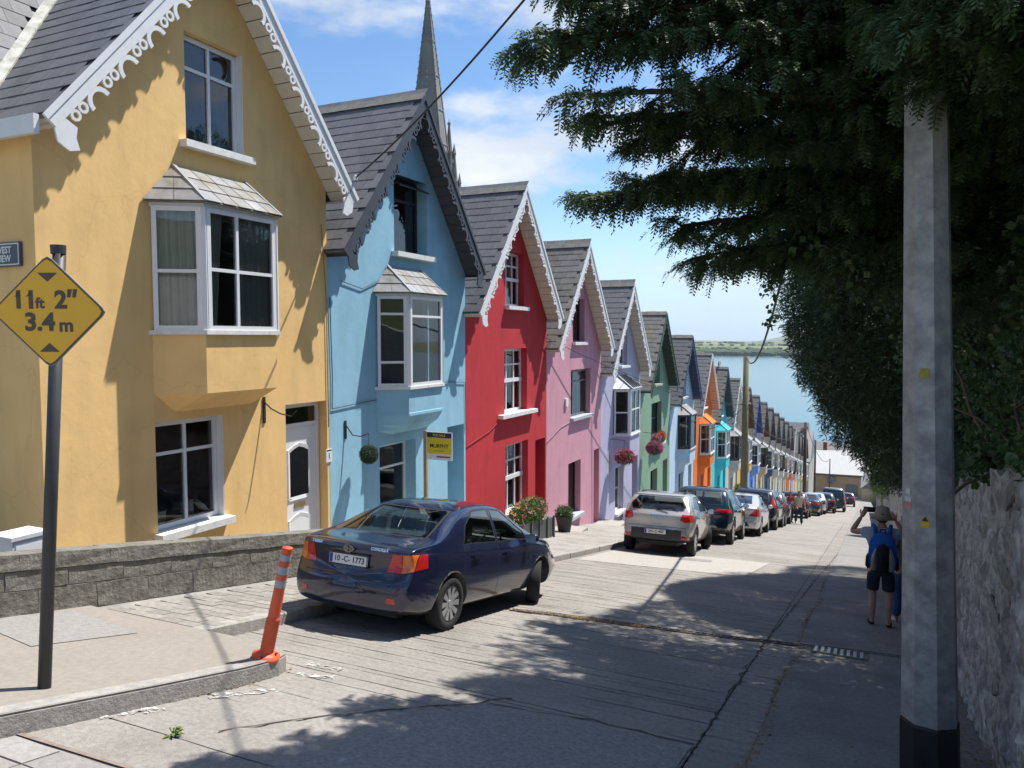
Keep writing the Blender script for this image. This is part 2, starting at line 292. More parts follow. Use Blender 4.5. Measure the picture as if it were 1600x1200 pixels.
mr = n_.new('ShaderNodeMapRange'); mr.inputs[1].default_value = .47; mr.inputs[2].default_value = .53; t.links.new(no.outputs[0], mr.inputs[0]); tr = n_.new('ShaderNodeBsdfTransparent'); ms = n_.new('ShaderNodeMixShader'); t.links.new(mr.outputs[0], ms.inputs[0]); t.links.new(tr.outputs[0], ms.inputs[1]); t.links.new(n_['Principled BSDF'].outputs[0], ms.inputs[2]); t.links.new(ms.outputs[0], n_['Material Output'].inputs[0])
def worn(pts_c, seed, n, ln, wd):
    """one worn dash: a strip with a ragged outline, the paint itself broken up by its material"""
    r = random.Random(seed); (xa, ya), (xb, yb) = pts_c; d = Vector((xb-xa, yb-ya)); nn = Vector((-d.y, d.x)).normalized()*.055; L_ = []; R_ = []
    for i in range(n+1):
        t = i/n; p = Vector((xa, ya))+d*t; L_.append(p+nn*r.uniform(.75, 1.1)); R_.append(p-nn*r.uniform(.75, 1.1))
    mb = MB()
    for a, b, c, e in zip(L_, L_[1:], R_[1:], R_): mb.quad(*[(q.x, q.y, rz(q.y)+.006) for q in (a, b, c, e)])
    return mb
mk = thing('road_marking', 'worn white painted edge dashes on the road beside the kerb tip', 'road marking')
for k, (a, b, n) in enumerate([((-4.50, 5.34), (-4.15, 5.36), 16), ((-4.36, 5.02), (-4.05, 5.15), 18), ((-4.45, 4.15), (-4.2, 4.6), 26), ((-4.68, 3.42), (-4.50, 3.80), 20)]): worn((a, b), k, n, .055, .045).build('dash', paintm, mk, fix=False)
mk = thing('road_marking', 'faded white lane dash on the road far down the street', 'road marking')
worn(((-2.85, 42), (-2.75, 44.5)), 9, 12, .16, .07).build('dash', paintm, mk, fix=False)
# drain channel across the road and its grate
dm = mat('rusty_iron', (.10, .085, .07), .8, var=.35, scale=30, bump=.3); steel = mat('galvanised_steel', (.34, .36, .38), .45, metal=.5, var=.25, scale=9, second=(.24, .26, .28), sscale=14, slo=.45, shi=.6)
def dchan(t): x = -4.2+4.7*t; return x, 8.98+.9*t+.05*sin(t*9)
t_ = thing('drain_channel', 'narrow slotted iron drain channel running across the road', 'drain', (-2, 9.4, rz(9.4)))
mb = MB(); mo = Vector(t_.location)
for i in range(120):
    x, y = dchan(i/120); p = Vector((x, y, rz(y)+.004))-mo
    if i % 2: mb.obox(p, (.025, .003, 0), (-.01, .085, -.085*S), (0, 0, .010))
mb.build('grating_bar', dm, t_); mb = MB()
for s_ in (-.012, .088):
    for i in range(40):
        (x, y), (x2, y2) = dchan(i/40), dchan((i+1)/40); a, b = Vector((x, y+s_, rz(y+s_)+.012))-mo, Vector((x2, y2+s_, rz(y2+s_)+.012))-mo; mb.bar(a, b, .014, .012)
mb.build('channel_rim', dm, t_); mb = MB()
a, b = dchan(0), dchan(1); mb.add([tuple(Vector((x, y, rz(y)+.007))-mo) for x, y in ((a[0], a[1]-.01), (b[0], b[1]-.01), (b[0], b[1]+.09), (a[0], a[1]+.09))], [(0, 1, 2, 3)]); mb.build('channel_bed', crackm, t_)
t_ = thing('drain_grate', 'rectangular gully grate with pale steel bars at the footway edge', 'drain', (-.30, 9.58, rz(9.58)+.014))
MB().obox((-.24, -.2, .2*S), (.62, 0, 0), (0, .4, -.4*S), (0, 0, .006)).build('grate_frame', dm, t_)
for i in range(8): MB().obox((-.2+i*.07, -.17, .17*S+.005), (.035, 0, 0), (0, .34, -.34*S), (0, 0, .010)).build('grate_bar', steel, t_)
# leaf litter along joints and gutters
litm = mat('leaf_litter', (.26, .17, .06), .9, var=.4, scale=30, rnd=0)
def litter(name, pathfn, n, spread, seed, label, up=.012):
    r = np.random.default_rng(seed); t = r.random(n); P = np.array([pathfn(a) for a in t]); P = P+r.normal(0, 1, (n, 2))*spread
    c = np.stack([P[:, 0], P[:, 1], rz(P[:, 1])+up], -1); th = r.uniform(0, 2*pi, n); l = r.uniform(.010, .028, n); q = l*r.uniform(.3, .6, n)
    u = np.stack([np.cos(th), np.sin(th), -S*np.sin(th)+r.normal(0, .2, n)], -1); v = np.stack([-np.sin(th), np.cos(th), -S*np.cos(th)+r.normal(0, .2, n)], -1)
    V = np.stack([c-u*l[:, None], c+v*q[:, None], c+u*l[:, None], c-v*q[:, None]], 1).reshape(-1, 3); F = np.arange(4*n).reshape(n, 4)
    o = link(name, npmesh(name, V, F, litm)); tag(o, label, 'litter', kind='stuff')
litter('leaf_litter', lambda t: (-.68+.03*sin(t*30), 3+14*t*t), 1500, np.array([.025, .05]), 1, 'brown needles and leaves along the joint of the footway')
litter('leaf_litter', lambda t: (dchan(t)[0], dchan(t)[1]+.04) if t < .35 else (dchan(.05+t*.3)[0], dchan(.05+t*.3)[1]), 1300, np.array([.06, .035]), 2, 'dry ochre leaves caught in the drain across the road')
litter('leaf_litter', lambda t: (.80+.05*sin(20*t), 4.5+9*t), 2200, np.array([.09, .3]), 3, 'brown fallen leaves at the foot of the stone wall')
litter('leaf_litter', lambda t: (-4.92+.42*min(1, t*1.3), 2.7+2.3*t), 900, np.array([.022, .05]), 4, 'dry leaves lying against the near kerb')
litter('leaf_litter', lambda t: (-.2+1.2*random.random(), 4+9*t), 700, np.array([.3, .3]), 5, 'scattered dead leaves on the shaded footway')

# ---------------------------------------------------------------- pavement on the house side
pav = mat('pavement_concrete', (.285, .255, .222), .9, var=.13, scale=18, bump=.35, bscale=70, spec=.2, second=(.26, .235, .2), sscale=1.1, slo=.45, shi=.75)
pav2 = mat('pavement_grey', (.31, .295, .275), .92, var=.2, scale=16, bump=.4, bscale=60, second=(.24, .225, .2), sscale=1.6)
kerbm = mat('kerb_stone', (.30, .285, .265), .9, var=.25, scale=14, bump=.5, bscale=40, rnd=.12)
FX = -8.35                                  # facade plane
mb = MB(); ys = list(np.linspace(5.2, 152, 60))
for a, b in zip(ys, ys[1:]): mb.quad((FX-.6, a, rz(a)+.12), (-5.86, a, rz(a)+.12), (-5.86, b, rz(b)+.12), (FX-.6, b, rz(b)+.12))
pavement = struct('pavement', mb, pav2)
mb = MB().obox((-1, 0, 0), (1, 0, 0), (0, .985, -.985*S), (0, 0, .30)); kme = mb.mesh('kerb_stone', kerbm)
bm = bmesh.new(); mb = MB().obox((-.16, 0, -.17), (.16, 0, 0), (0, .985, -.985*S), (0, 0, .295)); kme = mb.mesh('kerb_stone', kerbm); bm.from_mesh(kme)
bmesh.ops.bevel(bm, geom=[e for e in bm.edges], offset=.012, segments=1, affect='EDGES'); bmesh.ops.recalc_face_normals(bm, faces=bm.faces); bm.to_mesh(kme); bm.free()
for i in range(100):
    y = 5.25+i; o = link('kerb_stone', kme, pavement, (-5.70+rng.normal(0, .004), y, rz(y)+rng.normal(0, .003)))
# built-out corner of pale concrete with a rounded tip
bo = [(-9.2, -4), (-5.5, -4), (-5.05, 1.5), (-4.80, 2.84), (-4.58, 3.83), (-4.45, 4.55), (-4.44, 4.9), (-4.50, 5.06), (-4.68, 5.19), (-5.1, 5.22), (-5.72, 5.22), (-9.2, 5.20)]
corner = struct('pavement_corner', MB().add([(x, y, rz(y)+.15) for x, y in bo], [tuple(range(len(bo)))]), pav)
def kerbrun(pts, name, wd=.13, h=.15):
    for (xa, ya), (xb, yb) in zip(pts, pts[1:]):
        a, b = Vector((xa, ya, rz(ya))), Vector((xb, yb, rz(yb))); d = b-a; nrm = Vector((-d.y, d.x, 0)).normalized()*wd; d *= .995
        m_ = MB().add([a+Vector((0, 0, -.1)), b+Vector((0, 0, -.1)), b+Vector((0, 0, h-.02)), b+nrm*.12+Vector((0, 0, h+.004)), b+nrm+Vector((0, 0, h+.004)), a+nrm+Vector((0, 0, h+.004)), a+nrm*.12+Vector((0, 0, h+.004)), a+Vector((0, 0, h-.02))],
                      [(0, 1, 2, 7), (7, 2, 3, 6), (6, 3, 4, 5)]); m_.build(name, kerbm, corner, fix=False)
kerbrun(bo[1:10], 'kerb_stone')
# asphalt repair in the corner, sett paving beyond it
sheet('repair_patch', [(-7.28, 4.1), (-7.1, 4.95), (-5.92, 4.74), (-6.12, 3.9)], mat('repair_patch', (.27, .26, .245), .9, var=.2, scale=20, bump=.5, bscale=60), .156, corner)
settm = mat('sett', (.27, .25, .225), .9, var=.2, scale=14, bump=.4, bscale=50, rnd=.14)
mbs = MB().obox((0, 0, 0), (.232, 0, 0), (0, .152, -.152*S), (0, 0, .016)); sme = mbs.mesh('sett', settm)
for j in range(26):
    for i in range(5):
        y = 5.29+j*.162; x = -7.05+i*.242+(.12 if j % 2 else 0)
        link('sett', sme, pavement, (x, y, rz(y)+.114+rng.uniform(-.003, .003)))
mbs = MB().obox((0, 0, 0), (.42, 0, 0), (0, .225, -.225*S), (0, 0, .012)); sme2 = mbs.mesh('sett', mat('road_sett', (.29, .275, .26), .9, var=.2, scale=20, bump=.45, bscale=60, rnd=.1))
for j in range(9):
    for i in range(4):
        y = .76+j*.24; x = -4.75+i*.435+.06*j*0; link('sett', sme2, road, (x, y, rz(y)+rng.uniform(-.002, .002)))
sheet('joint_strip', [(-4.8, 2.93), (-3.9, 2.96), (-3.2, 3.0), (-3.2, 3.03), (-3.9, 2.99), (-4.8, 2.965)], mat('rust_joint', (.235, .185, .155), .9, var=.3, scale=20), .008, road)
weedm = mat('weed_leaf', (.11, .16, .04), .8, var=.3)
wd = thing('weed', 'small green weed growing from a road joint near the kerb', 'weed', (-4.04, 3.47, rz(3.47)))
mb = MB()
for i in range(26):
    a = random.uniform(0, 6.28); l = random.uniform(.03, .09); h = random.uniform(.01, .05); mb.quad((0, 0, .005), (cos(a-.25)*l*.6, sin(a-.25)*l*.6, h), (cos(a)*l, sin(a)*l, h*.8), (cos(a+.25)*l*.6, sin(a+.25)*l*.6, h))
mb.build('leaves', weedm, wd, fix=False)
# bank behind the right-hand wall
mb = MB(); ys = np.linspace(-12, 150, 30)
for a, b in zip(ys, ys[1:]): mb.quad((1.3, a, rz(a)+1.55), (14, a, rz(a)+2.6), (14, b, rz(b)+2.6), (1.3, b, rz(b)+1.55))
struct('bank', mb, gm)
# ---------------------------------------------------------------- houses
slab = MB().box(-.147, .147, 0, .40, 0, .008); slate_me = {}
for nm, mm in (('slate', slate), ('slate_old', slate_old)): slate_me[nm] = slab.mesh('slate', mm)
def arcring(mb, cs, ct, ro, ri, a0, a1, n, P, th):
    """flat arc band in rake coordinates (s along, t down) extruded along x; P maps (s,t)->(u,v)"""
    A = [a0+(a1-a0)*i/n for i in range(n+1)]; x0, x1 = th
    for a, b in zip(A, A[1:]):
        q = [P(cs+r*cos(g), ct+r*sin(g)) for r, g in ((ro, a), (ro, b), (ri, b), (ri, a))]
        mb.add([(x1, *p) for p in q]+[(x0, *p) for p in q], [(0, 1, 2, 3), (7, 6, 5, 4), (0, 4, 5, 1), (2, 6, 7, 3)])
def frame_panel(mb, A, B, v0, v1, fw, cols, rows, th=.06, mull=.045):
    """window frame between plan points A,B (x,u), from v0 to v1; cols/rows interior bar fractions. returns panes as quads"""
    A, B = Vector(A), Vector(B); d = B-A; L = d.length; d /= L; nrm = Vector((-d.y, d.x))
    if nrm.x < 0: nrm = -nrm
    def bx(s0, s1, a, b, t=th):
        p = A+d*s0-nrm*t*.5; mb.obox((p.x, p.y, a), (d.x*(s1-s0), d.y*(s1-s0), 0), (nrm.x*t, nrm.y*t, 0), (0, 0, b-a))
    bx(0, fw, v0, v1); bx(L-fw, L, v0, v1); bx(fw, L-fw, v0, v0+fw); bx(fw, L-fw, v1-fw, v1)
    cs = [0]+[c*L for c in cols]+[L]; rs = [v0]+[v0+(v1-v0)*r for r in rows]+[v1]
    for c in cs[1:-1]: bx(c-mull/2, c+mull/2, v0+fw, v1-fw, th*.9)
    for r in rs[1:-1]:
        for ca, cb in zip(cs, cs[1:]):
            lo = ca+(fw if ca == 0 else mull/2); hi = cb-(fw if cb == L else mull/2); bx(lo, hi, r-mull/2, r+mull/2, th*.85)
    panes = []
    for ca, cb in zip(cs, cs[1:]):
        for ra, rb in zip(rs, rs[1:]):
            p, q = A+d*(ca+.01), A+d*(cb-.01); panes.append([(p.x, p.y, ra+.01), (q.x, q.y, ra+.01), (q.x, q.y, rb-.01), (p.x, p.y, rb-.01)])
    return panes
def curtain(parent, x, u0, u1, v0, v1, n=40, gather=0, seed=0, m=None):
    r = random.Random(seed); mb = MB(); pr = None
    for i in range(n+1):
        t = i/n; u = u0+(u1-u0)*t; dx = .022*sin(t*n*.9+seed)+r.uniform(-.008, .008); ub = u+gather*(.5-t)*.0
        cur = ((x+dx, u, v1), (x+dx*1.4, u+gather*(1-t), v0))
        if pr: mb.quad(pr[1], cur[1], cur[0], pr[0])
        pr = cur
    return mb.build('curtain', m or curtm, parent, smooth=True, fix=False)
def window(H, u0, u1, v0, v1, cols, rows, fm, depth=.14, sill=None, gl=None, near=True, name='window', fw=.065, sillm_=None, drop=None):
    mb = MB(); P = frame_panel(mb, (-depth, u0), (-depth, u1), v0, v1, fw, cols, rows)
    wdw = mb.build(name, fm, H)
    if near:
        for q in P: MB().quad(*q).build('pane', gl or glass, wdw, fix=False)
    else:
        m2 = MB(); a, b = P[0][0], P[-1][2]; m2.quad((a[0], u0+.03, v0+.03), (a[0], u1-.03, v0+.03), (a[0], u1-.03, v1-.03), (a[0], u0+.03, v1-.03)); m2.build('pane', gl or glass, wdw, fix=False)
    if sill:
        e, s = sill; m2 = MB().obox((-depth+.03, u0-s, v0-.10), (depth-.03+e, 0, 0), (0, u1-u0+2*s, 0), (0, 0, .095)); m2.build('sill', sillm_ or sillm, wdw)
    return wdw
def bay(H, ua, ub, e, c, v0, v1, vb, vc, vr, wm_, fm, panels, roofm, near=True, tiles=False, curt=None, coving=False, hip=.38, sl=.03, gl=None):
    """oriel: wall points ua..ub, splay c, projection e; glazed v0..v1, box to vb, tapered to the wall at vc; hipped roof rising to vr"""
    A, B, C_, D_ = (0, ua), (e, ua+c), (e, ub-c), (0, ub)
    B_ = MB().add([(x, u, v) for v in (vb, v0) for x, u in (A, B, C_, D_)]+[(0, ua+c*.9, vc), (0, ub-c*.9, vc)], [(0, 1, 5, 4), (1, 2, 6, 5), (2, 3, 7, 6), (0, 8, 1), (1, 8, 9, 2), (2, 9, 3)])
    if coving:
        B_ = MB(); prev = None
        for k, (sc, v) in enumerate([(1, v0), (1, vb+.10), (1.02, vb+.09), (1.02, vb+.04), (.96, vb), (.8, vb-.13), (.5, vb-.24), (.1, vc)]):
            ring = [(x*sc, (ua+ub)/2+(u-(ua+ub)/2)*(.9+.1*sc), v) for x, u in (A, B, C_, D_)]
            if prev: B_.add(prev+ring, [(0, 1, 5, 4), (1, 2, 6, 5), (2, 3, 7, 6)])
            prev = ring
    bx = B_.build('bay_box', wm_, H); 
    k = .05; S_ = MB().prism([(0, ua-k, v0-.005), (e+k, ua+c-k*.5, v0-.005), (e+k, ub-c+k*.5, v0-.005), (0, ub+k, v0-.005)], (0, 0, .055)); S_.build('bay_sill', sillm, H)
    fr = MB(); pans = []
    for (p, q), (cols, rows) in zip(((A, B), (B, C_), (C_, D_)), panels):
        p, q = Vector(p), Vector(q); d = (q-p).normalized()*.03
        pans += frame_panel(fr, (p+d), (q-d), v0+.05, v1-.0, .06, cols, rows)
    for p in (B, C_): fr.lathe([(.055, v0+.05), (.055, v1)], 6, (p[0]-.02, p[1], 0))
    fr.prism([(0, ua, v1-.004), (e+.02, ua+c, v1-.004), (e+.02, ub-c, v1-.004), (0, ub, v1-.004)], (0, 0, .05))
    f = fr.build('bay_window', fm, H)
    for q in pans: MB().quad(*q).build('pane', gl or glass, f, fix=False)
    o = .10; ve = v1+.05
    E_ = [(0, ua-o, ve), (e+o, ua+c-o*.4, ve), (e+o, ub-c+o*.4, ve), (0, ub+o, ve)]; T = [(.02, ua+hip, vr), (.02, ub-hip, vr)]
    R = MB().add(E_+T, [(0, 1, 4), (1, 2, 5, 4), (2, 3, 5), (0, 3, 2, 1)]); rf = R.build('bay_roof', roofm, H)
    if tiles:
        for (a, b, c2, d2), nc, nr in (((E_[0], E_[1], T[0], T[0]), 2, 3), ((E_[1], E_[2], T[1], T[0]), 5, 3), ((E_[2], E_[3], T[1], T[1]), 2, 3)):
            a, b, c2, d2 = map(Vector, (a, b, c2, d2)); nn = (b-a).cross(d2-a).normalized()
            if nn.z < 0: nn = -nn
            bl = lambda s, t: (a*(1-s)+b*s)*(1-t)+(d2*(1-s)+c2*s)*t
            for j in range(nr):
                for i in range(nc):
                    s0, s1 = i/nc+.006, (i+1)/nc-.006; t0, t1 = j/nr, min(1, (j+1.12)/nr)
                    q = [bl(s0, t0)+nn*.020, bl(s1, t0)+nn*.020, bl(s1, t1)+nn*.006, bl(s0, t1)+nn*.006]
                    if j == nr-1 and (d2-c2).length < .01: q = [q[0], q[1], (q[2]+q[3])/2]
                    MB().prism(q, -nn*.012 if False else nn*.010).build('roof_tile', roofm, rf)
        for a, b in ((E_[1], T[0]), (E_[2], T[1])): MB().bar(Vector(a)+Vector((0, 0, .02)), Vector(b)+Vector((0, 0, .03)), .05, .025).build('hip_flashing', leadm, rf)
    else:
        for a, b in ((E_[1], T[0]), (E_[2], T[1])): R2 = MB().bar(Vector(a)+Vector((0, 0, .015)), Vector(b)+Vector((0, 0, .02)), .05, .02).build('hip_flashing', leadm, rf)
    if curt:
        for (pi_, a0, a1, lean_, sd_) in curt:
            p, q = [(Vector(A), Vector(B)), (Vector(B), Vector(C_)), (Vector(C_), Vector(D_))][pi_]; d = q-p; nrm = Vector((-d.y, d.x)).normalized()
            if nrm.x > 0: nrm = -nrm
            cm_ = MB(); pr = None; nn_ = 44; r_ = random.Random(sd_); w0 = (a1-a0)*d.length
            for i in range(nn_+1):
                t = i/nn_; wv = .016*sin(t*w0*62+sd_)+.008*sin(t*w0*27)+r_.uniform(-.003, .003)
                top_ = p+d*(a0+(a1-a0)*t)+nrm*(.085+wv); bt_ = p+d*(a0+(a1-a0)*t+lean_*(.6+.4*t))+nrm*(.09+wv*1.5); cur = ((bt_.x, bt_.y, v0+.07), (top_.x, top_.y, v1-.02))
                if pr: cm_.quad(pr[0], cur[0], cur[1], pr[1])
                pr = cur
            cm_.build('curtain', curtm, f, smooth=True, fix=False)
    return f
VA, HWD, DROP, OV = 9.0, 2.56, 3.2, .45       # ridge height, half width, drop to the eaves, front overhang
TH = atan2(DROP, HWD)
def house(name, label, yc, yL, yR, wallm, bargem, soffm, roofm='slate', holes=(), detail=2, depth=7.6, scallop=True, side=None, slates='parts', hw=HWD):
    HW, T_ = hw, atan2(DROP, hw); LS = hypot(hw, DROP)
    zr = rz(yc); H = thing(name, label, 'house', (FX, yc, zr), group='gabled terrace houses stepping down the street')
    l, r = yL-yc+.004, yR-yc-.004; vb = -S*(r)-.25
    apex = VA-.12; slope = DROP/HW; ev = lambda u: apex-abs(u)*slope
    outer = [(l, vb), (r, vb), (r, ev(r)), (0, apex), (l, ev(l))]
    loops = [[Vector((u, v, 0)) for u, v in outer]]; pts = list(outer)
    for u0, u1, v0, v1, dp in holes:
        q = [(u0, v0), (u0, v1), (u1, v1), (u1, v0)]; loops.append([Vector((u, v, 0)) for u, v in q]); pts += q
    tri = mgeo.tessellate_polygon(loops); mb = MB().add([(0, u, v) for u, v in pts], [tuple(t) for t in tri])
    for u0, u1, v0, v1, dp in holes:
        mb.quad((0, u0, v0), (-dp, u0, v0), (-dp, u0, v1), (0, u0, v1)).quad((0, u1, v0), (0, u1, v1), (-dp, u1, v1), (-dp, u1, v0))
        mb.quad((0, u0, v1), (-dp, u0, v1), (-dp, u1, v1), (0, u1, v1)).quad((0, u0, v0), (0, u1, v0), (-dp, u1, v0), (-dp, u0, v0))
    mb.quad((0, l, vb), (-depth, l, vb), (-depth, l, ev(l)), (0, l, ev(l))); mb.quad((0, r, vb), (0, r, ev(r)), (-depth, r, ev(r)), (-depth, r, vb))
    mb.add([(-depth, u, v) for u, v in outer], [(0, 4, 3, 2, 1)])
    mb.quad((-.35, l+.02, 2.95), (-.35, r-.02, 2.95), (-depth+.02, r-.02, 2.95), (-depth+.02, l+.02, 2.95)); mb.quad((-.35, l+.02, 5.5), (-.35, r-.02, 5.5), (-depth+.02, r-.02, 5.5), (-depth+.02, l+.02, 5.5))
    wl = MB.build(mb, 'wall', wallm, H, fix=False)
    # roof: two decks, slates on the uphill slope, ridge tiles
    rm = slate if roofm == 'slate' else slate_old
    mb = MB()
    for sg in (-1, 1):
        a = (OV, 0, VA-.04); b = (OV, sg*HW, VA-.04-DROP); nn = Vector((0, sg*sin(T_), cos(T_)))*.035
        mb.prism([a, b, (-depth, b[1], b[2]), (-depth, 0, a[2])], nn*-1)
    rf = mb.build('roof', rm, H)
    ex, rows = .245, int(LS/.245); cols = int((depth+OV)/.30)
    if slates:
        stuffV, stuffF = [], []; bv = np.array(slab.v); bf = np.array(slab.f); ca, sa = cos(T_), sin(T_)
        for j in range(rows+1):
            sdist = min(LS-.02-(j+1)*ex+ex, LS)           # distance from ridge to the slate's lower edge
            for i in range(cols+1):
                x = OV-.15-i*.30-(.15 if j % 2 else 0)
                if sdist < .12: continue
                u, v = -sdist*ca, VA-.04-sdist*sa; lift = .020
                px, pu, pv = x, u-sa*lift, v+ca*lift; tilt = -.032+rng.normal(0, .005); yaw = rng.normal(0, .008)
                if slates == 'parts' and x > -4.6:
                    o = link('slate', slate_me[roofm], H, (px, pu, pv)); o.rotation_euler = (T_+tilt, 0, yaw); o.parent = rf
                else:
                    R = np.array((Matrix.Rotation(T_+tilt, 3, 'X'))); stuffV.append(bv*np.array([1, min(1, (sdist)/.4), 1])@R.T+[px, pu, pv]); stuffF.append(bf+8*len(stuffF))
        if stuffV: o = link('slates', npmesh('slates', np.concatenate(stuffV), np.concatenate(stuffF), rm), rf); o['kind'] = 'stuff'
    mb = MB(); n = 18
    for i in range(n):
        x0 = OV-i*(depth+OV)/n; x1 = x0-(depth+OV)/n+.012; q = .008*(i % 2)
        mb.add([(x0, -.13, VA-.115), (x0, 0, VA+.035+q), (x0, .13, VA-.115), (x1, -.13, VA-.115), (x1, 0, VA+.035+q), (x1, .13, VA-.115)], [(0, 1, 4, 3), (1, 2, 5, 4), (0, 2, 1), (3, 4, 5)])
    mb.build('ridge_tiles', ridgem, rf)
    # bargeboards, soffits, eaves
    for sg in (-1, 1):
        P = lambda s, t: (sg*(s*cos(T_)-t*sin(T_)), VA-.05-s*sin(T_)-t*cos(T_)); th = (OV-.035, OV+.005); Ls = LS; mb = MB()
        q = [P(0, -.02), P(Ls, -.02), P(Ls, .15), P(.15*tan(T_)*1.0, .15)] if True else None
        mb.prism([(th[0], *p) for p in q], (th[1]-th[0], 0, 0))
        q = [P(0, -.035), P(Ls+.02, -.035), P(Ls+.02, .03), P(.02, .03)]; mb.prism([(OV+.006, *p) for p in q], (.022, 0, 0))
        if scallop:
            L = .62; s0 = .42; thn = (OV-.02, OV+.004)
            while s0 < Ls-.25:
                arcring(mb, s0, .30, .17, .115, pi, 2*pi, 8 if detail > 1 else 5, P, thn)
                if detail > 1:
                    for k in (.235, .375): arcring(mb, s0+k, .205, .066, .034, 0, 2*pi, 10, P, thn)
                else: arcring(mb, s0+.31, .2, .09, .03, 0, 2*pi, 6, P, thn)
                s0 += L
            e = [P(Ls-.16, .14), P(Ls+.02, .14), P(Ls+.10, .25), P(Ls+.07, .40), P(Ls-.03, .47), P(Ls-.10, .36), P(Ls-.20, .30)]
            mb.prism([(OV-.02, *p) for p in e], (.024, 0, 0))
        bb = mb.build('bargeboard', bargem, H)
        # soffit between barge and wall
        if detail > 1 and sg == 1:
            nb = 18
            for i in range(nb):
                a, b = i*Ls/nb+.006, (i+1)*Ls/nb-.006; q = [P(a, .105), P(b, .105)]
                MB().add([(0.005, *q[0]), (OV-.036, *q[0]), (OV-.036, *q[1]), (.005, *q[1])], [(0, 1, 2, 3)]).build('soffit_board', soffm, bb, fix=False)
        else:
            q = [P(.05, .10), P(Ls, .10)]; MB().add([(0.005, *q[0]), (OV-.036, *q[0]), (OV-.036, *q[1]), (.005, *q[1])], [(0, 1, 2, 3)]).build('soffit', soffm, bb, fix=False)
        q = [P(Ls-.02, -.0), P(Ls-.02, .12), (sg*(abs(l if sg < 0 else r)-.02), P(Ls, .12)[1])]
        g = MB().prism([(-depth, *p) for p in q], (depth+OV-.037, 0, 0)); g.build('eaves_board', soffm if detail > 1 else bargem, H)
    return H
def door_part(H, u0, u1, v0, v1, m, depth=.18, fm=None, transom=.32, fancy=False):
    mb = MB(); f = .06; fr = MB(); fm = fm or upvc
    fr.box(-depth-.05, -depth+.02, u0, u0+f, v0, v1).box(-depth-.05, -depth+.02, u1-f, u1, v0, v1).box(-depth-.05, -depth+.02, u0+f, u1-f, v1-f, v1)
    if transom: fr.box(-depth-.05, -depth+.02, u0+f, u1-f, v1-transom-f, v1-transom)
    top = v1-transom-f if transom else v1-f
    mb.box(-depth-.045, -depth-.005, u0+f+.004, u1-f-.004, v0+.02, top-.006)
    D = mb.build('door', m, H); fr.build('frame', fm, D)
    if transom: MB().quad((-depth-.02, u0+f, v1-transom), (-depth-.02, u1-f, v1-transom), (-depth-.02, u1-f, v1-f), (-depth-.02, u0+f, v1-f)).build('transom_pane', glass, D, fix=False)
    uc = (u0+u1)/2; w2 = (u1-u0)/2-.2; h = top-v0
    def arch(a, b, base=None, hw=w2):
        return [(-hw, a), (hw, a), (hw, b-.10), (hw*.55, b-.04), (0, b), (-hw*.55, b-.04), (-hw, b-.10)]
    if fancy:
        for (a, b) in ((.46*h, .88*h), (.08*h, .36*h)):
            q = arch(v0+a, v0+b); mo = MB(); qi = [(u*.78, v0+a+.06+(v-v0-a)*(1-.12/(b-a))) for u, v in q]
            n = len(q); mo.add([(-depth-.005, uc+u, v) for u, v in q]+[(-depth+.012, uc+u*.93, v) for u, v in q]+[(-depth+.004, uc+u, v) for u, v in qi], [(i, (i+1) % n, n+(i+1) % n, n+i) for i in range(n)]+[(n+i, n+(i+1) % n, 2*n+(i+1) % n, 2*n+i) for i in range(n)])
            mo.build('moulding', m, D); 
            MB().add([(-depth+.002, uc+u, v) for u, v in qi], [tuple(range(n))]).build('door_pane' if a > .2*h else 'door_panel', glass_dk if a > .2*h else m, D, fix=False)
        MB().box(-depth-.005, -depth+.012, uc-.13, uc+.13, v0+.40*h, v0+.435*h).build('letterbox', mat('brass', (.45, .33, .14), .35, metal=.8, var=.2), D)
    else:
        for a, b in ((.08, .40), (.48, .90)):
            for sg in (-1, 1): MB().box(-depth-.006, -depth+.004, uc+sg*.05+min(0, sg*(w2+.06)), uc+sg*.05+max(0, sg*(w2+.06)), v0+a*h, v0+b*h).build('door_panel', m, D)
    MB().tube([(-depth+.03, u0+.15, v0+.48*h), (-depth+.03, u0+.25, v0+.48*h)], .012, 6).build('handle', steel, D)
    return D
CC = [8.1, 13.02, 17.9, 22.75, 27.75, 32.75, 38.2, 43.5, 48.8, 54.0, 59.1, 64.2, 69.3, 74.4, 79.5, 84.6, 89.7, 94.8, 99.9, 105, 110.1, 115.2, 120.3]
BD = [5.53]+[(a+b)/2 for a, b in zip(CC, CC[1:])]+[CC[-1]+2.55]
# --- 1 yellow
ym = stucco('yellow_render', (.82, .545, .235)); yc = CC[0]
H1 = house('yellow_house', 'mustard yellow house at the top of the row with white scalloped bargeboards', yc, BD[0], BD[1], ym, white, mat('soffit_white', (.66, .62, .55), .6, var=.06), holes=[(-.45, .60, 6.03, 7.50, .16), (-1.0, .9, 3.55, 5.08, .1), (-1.07, .08, .86, 2.33, .16), (1.38, 2.40, -.28, 2.36, .2)], hw=2.70)
window(H1, -.44, .582, 6.05, 7.49, [.5], [.70], upvc, .14, (.13, .12))
MB().box(-.155, -.002, .586, .598, 6.032, 7.498).build('reveal_lining', upvc, H1)
bay(H1, -1.07, .96, .55, .36, 3.47, 5.1, 2.70, 2.44, 5.66, ym, upvc, [([], [.48]), ([.42], [.5]), ([], [.5])], slate_pale, tiles=True, curt=[(0, .02, .95, .03, 1), (1, .02, .30, -.10, 2), (1, .52, .98, .02, 3), (2, .1, .9, 0, 4)])
gw = window(H1, -1.06, .062, .88, 2.32, [.5], [.70], upvc, .14, (.16, .07), gl=glass)
MB().box(-.155, -.002, .066, .078, .862, 2.328).build('reveal_lining', upvc, H1)
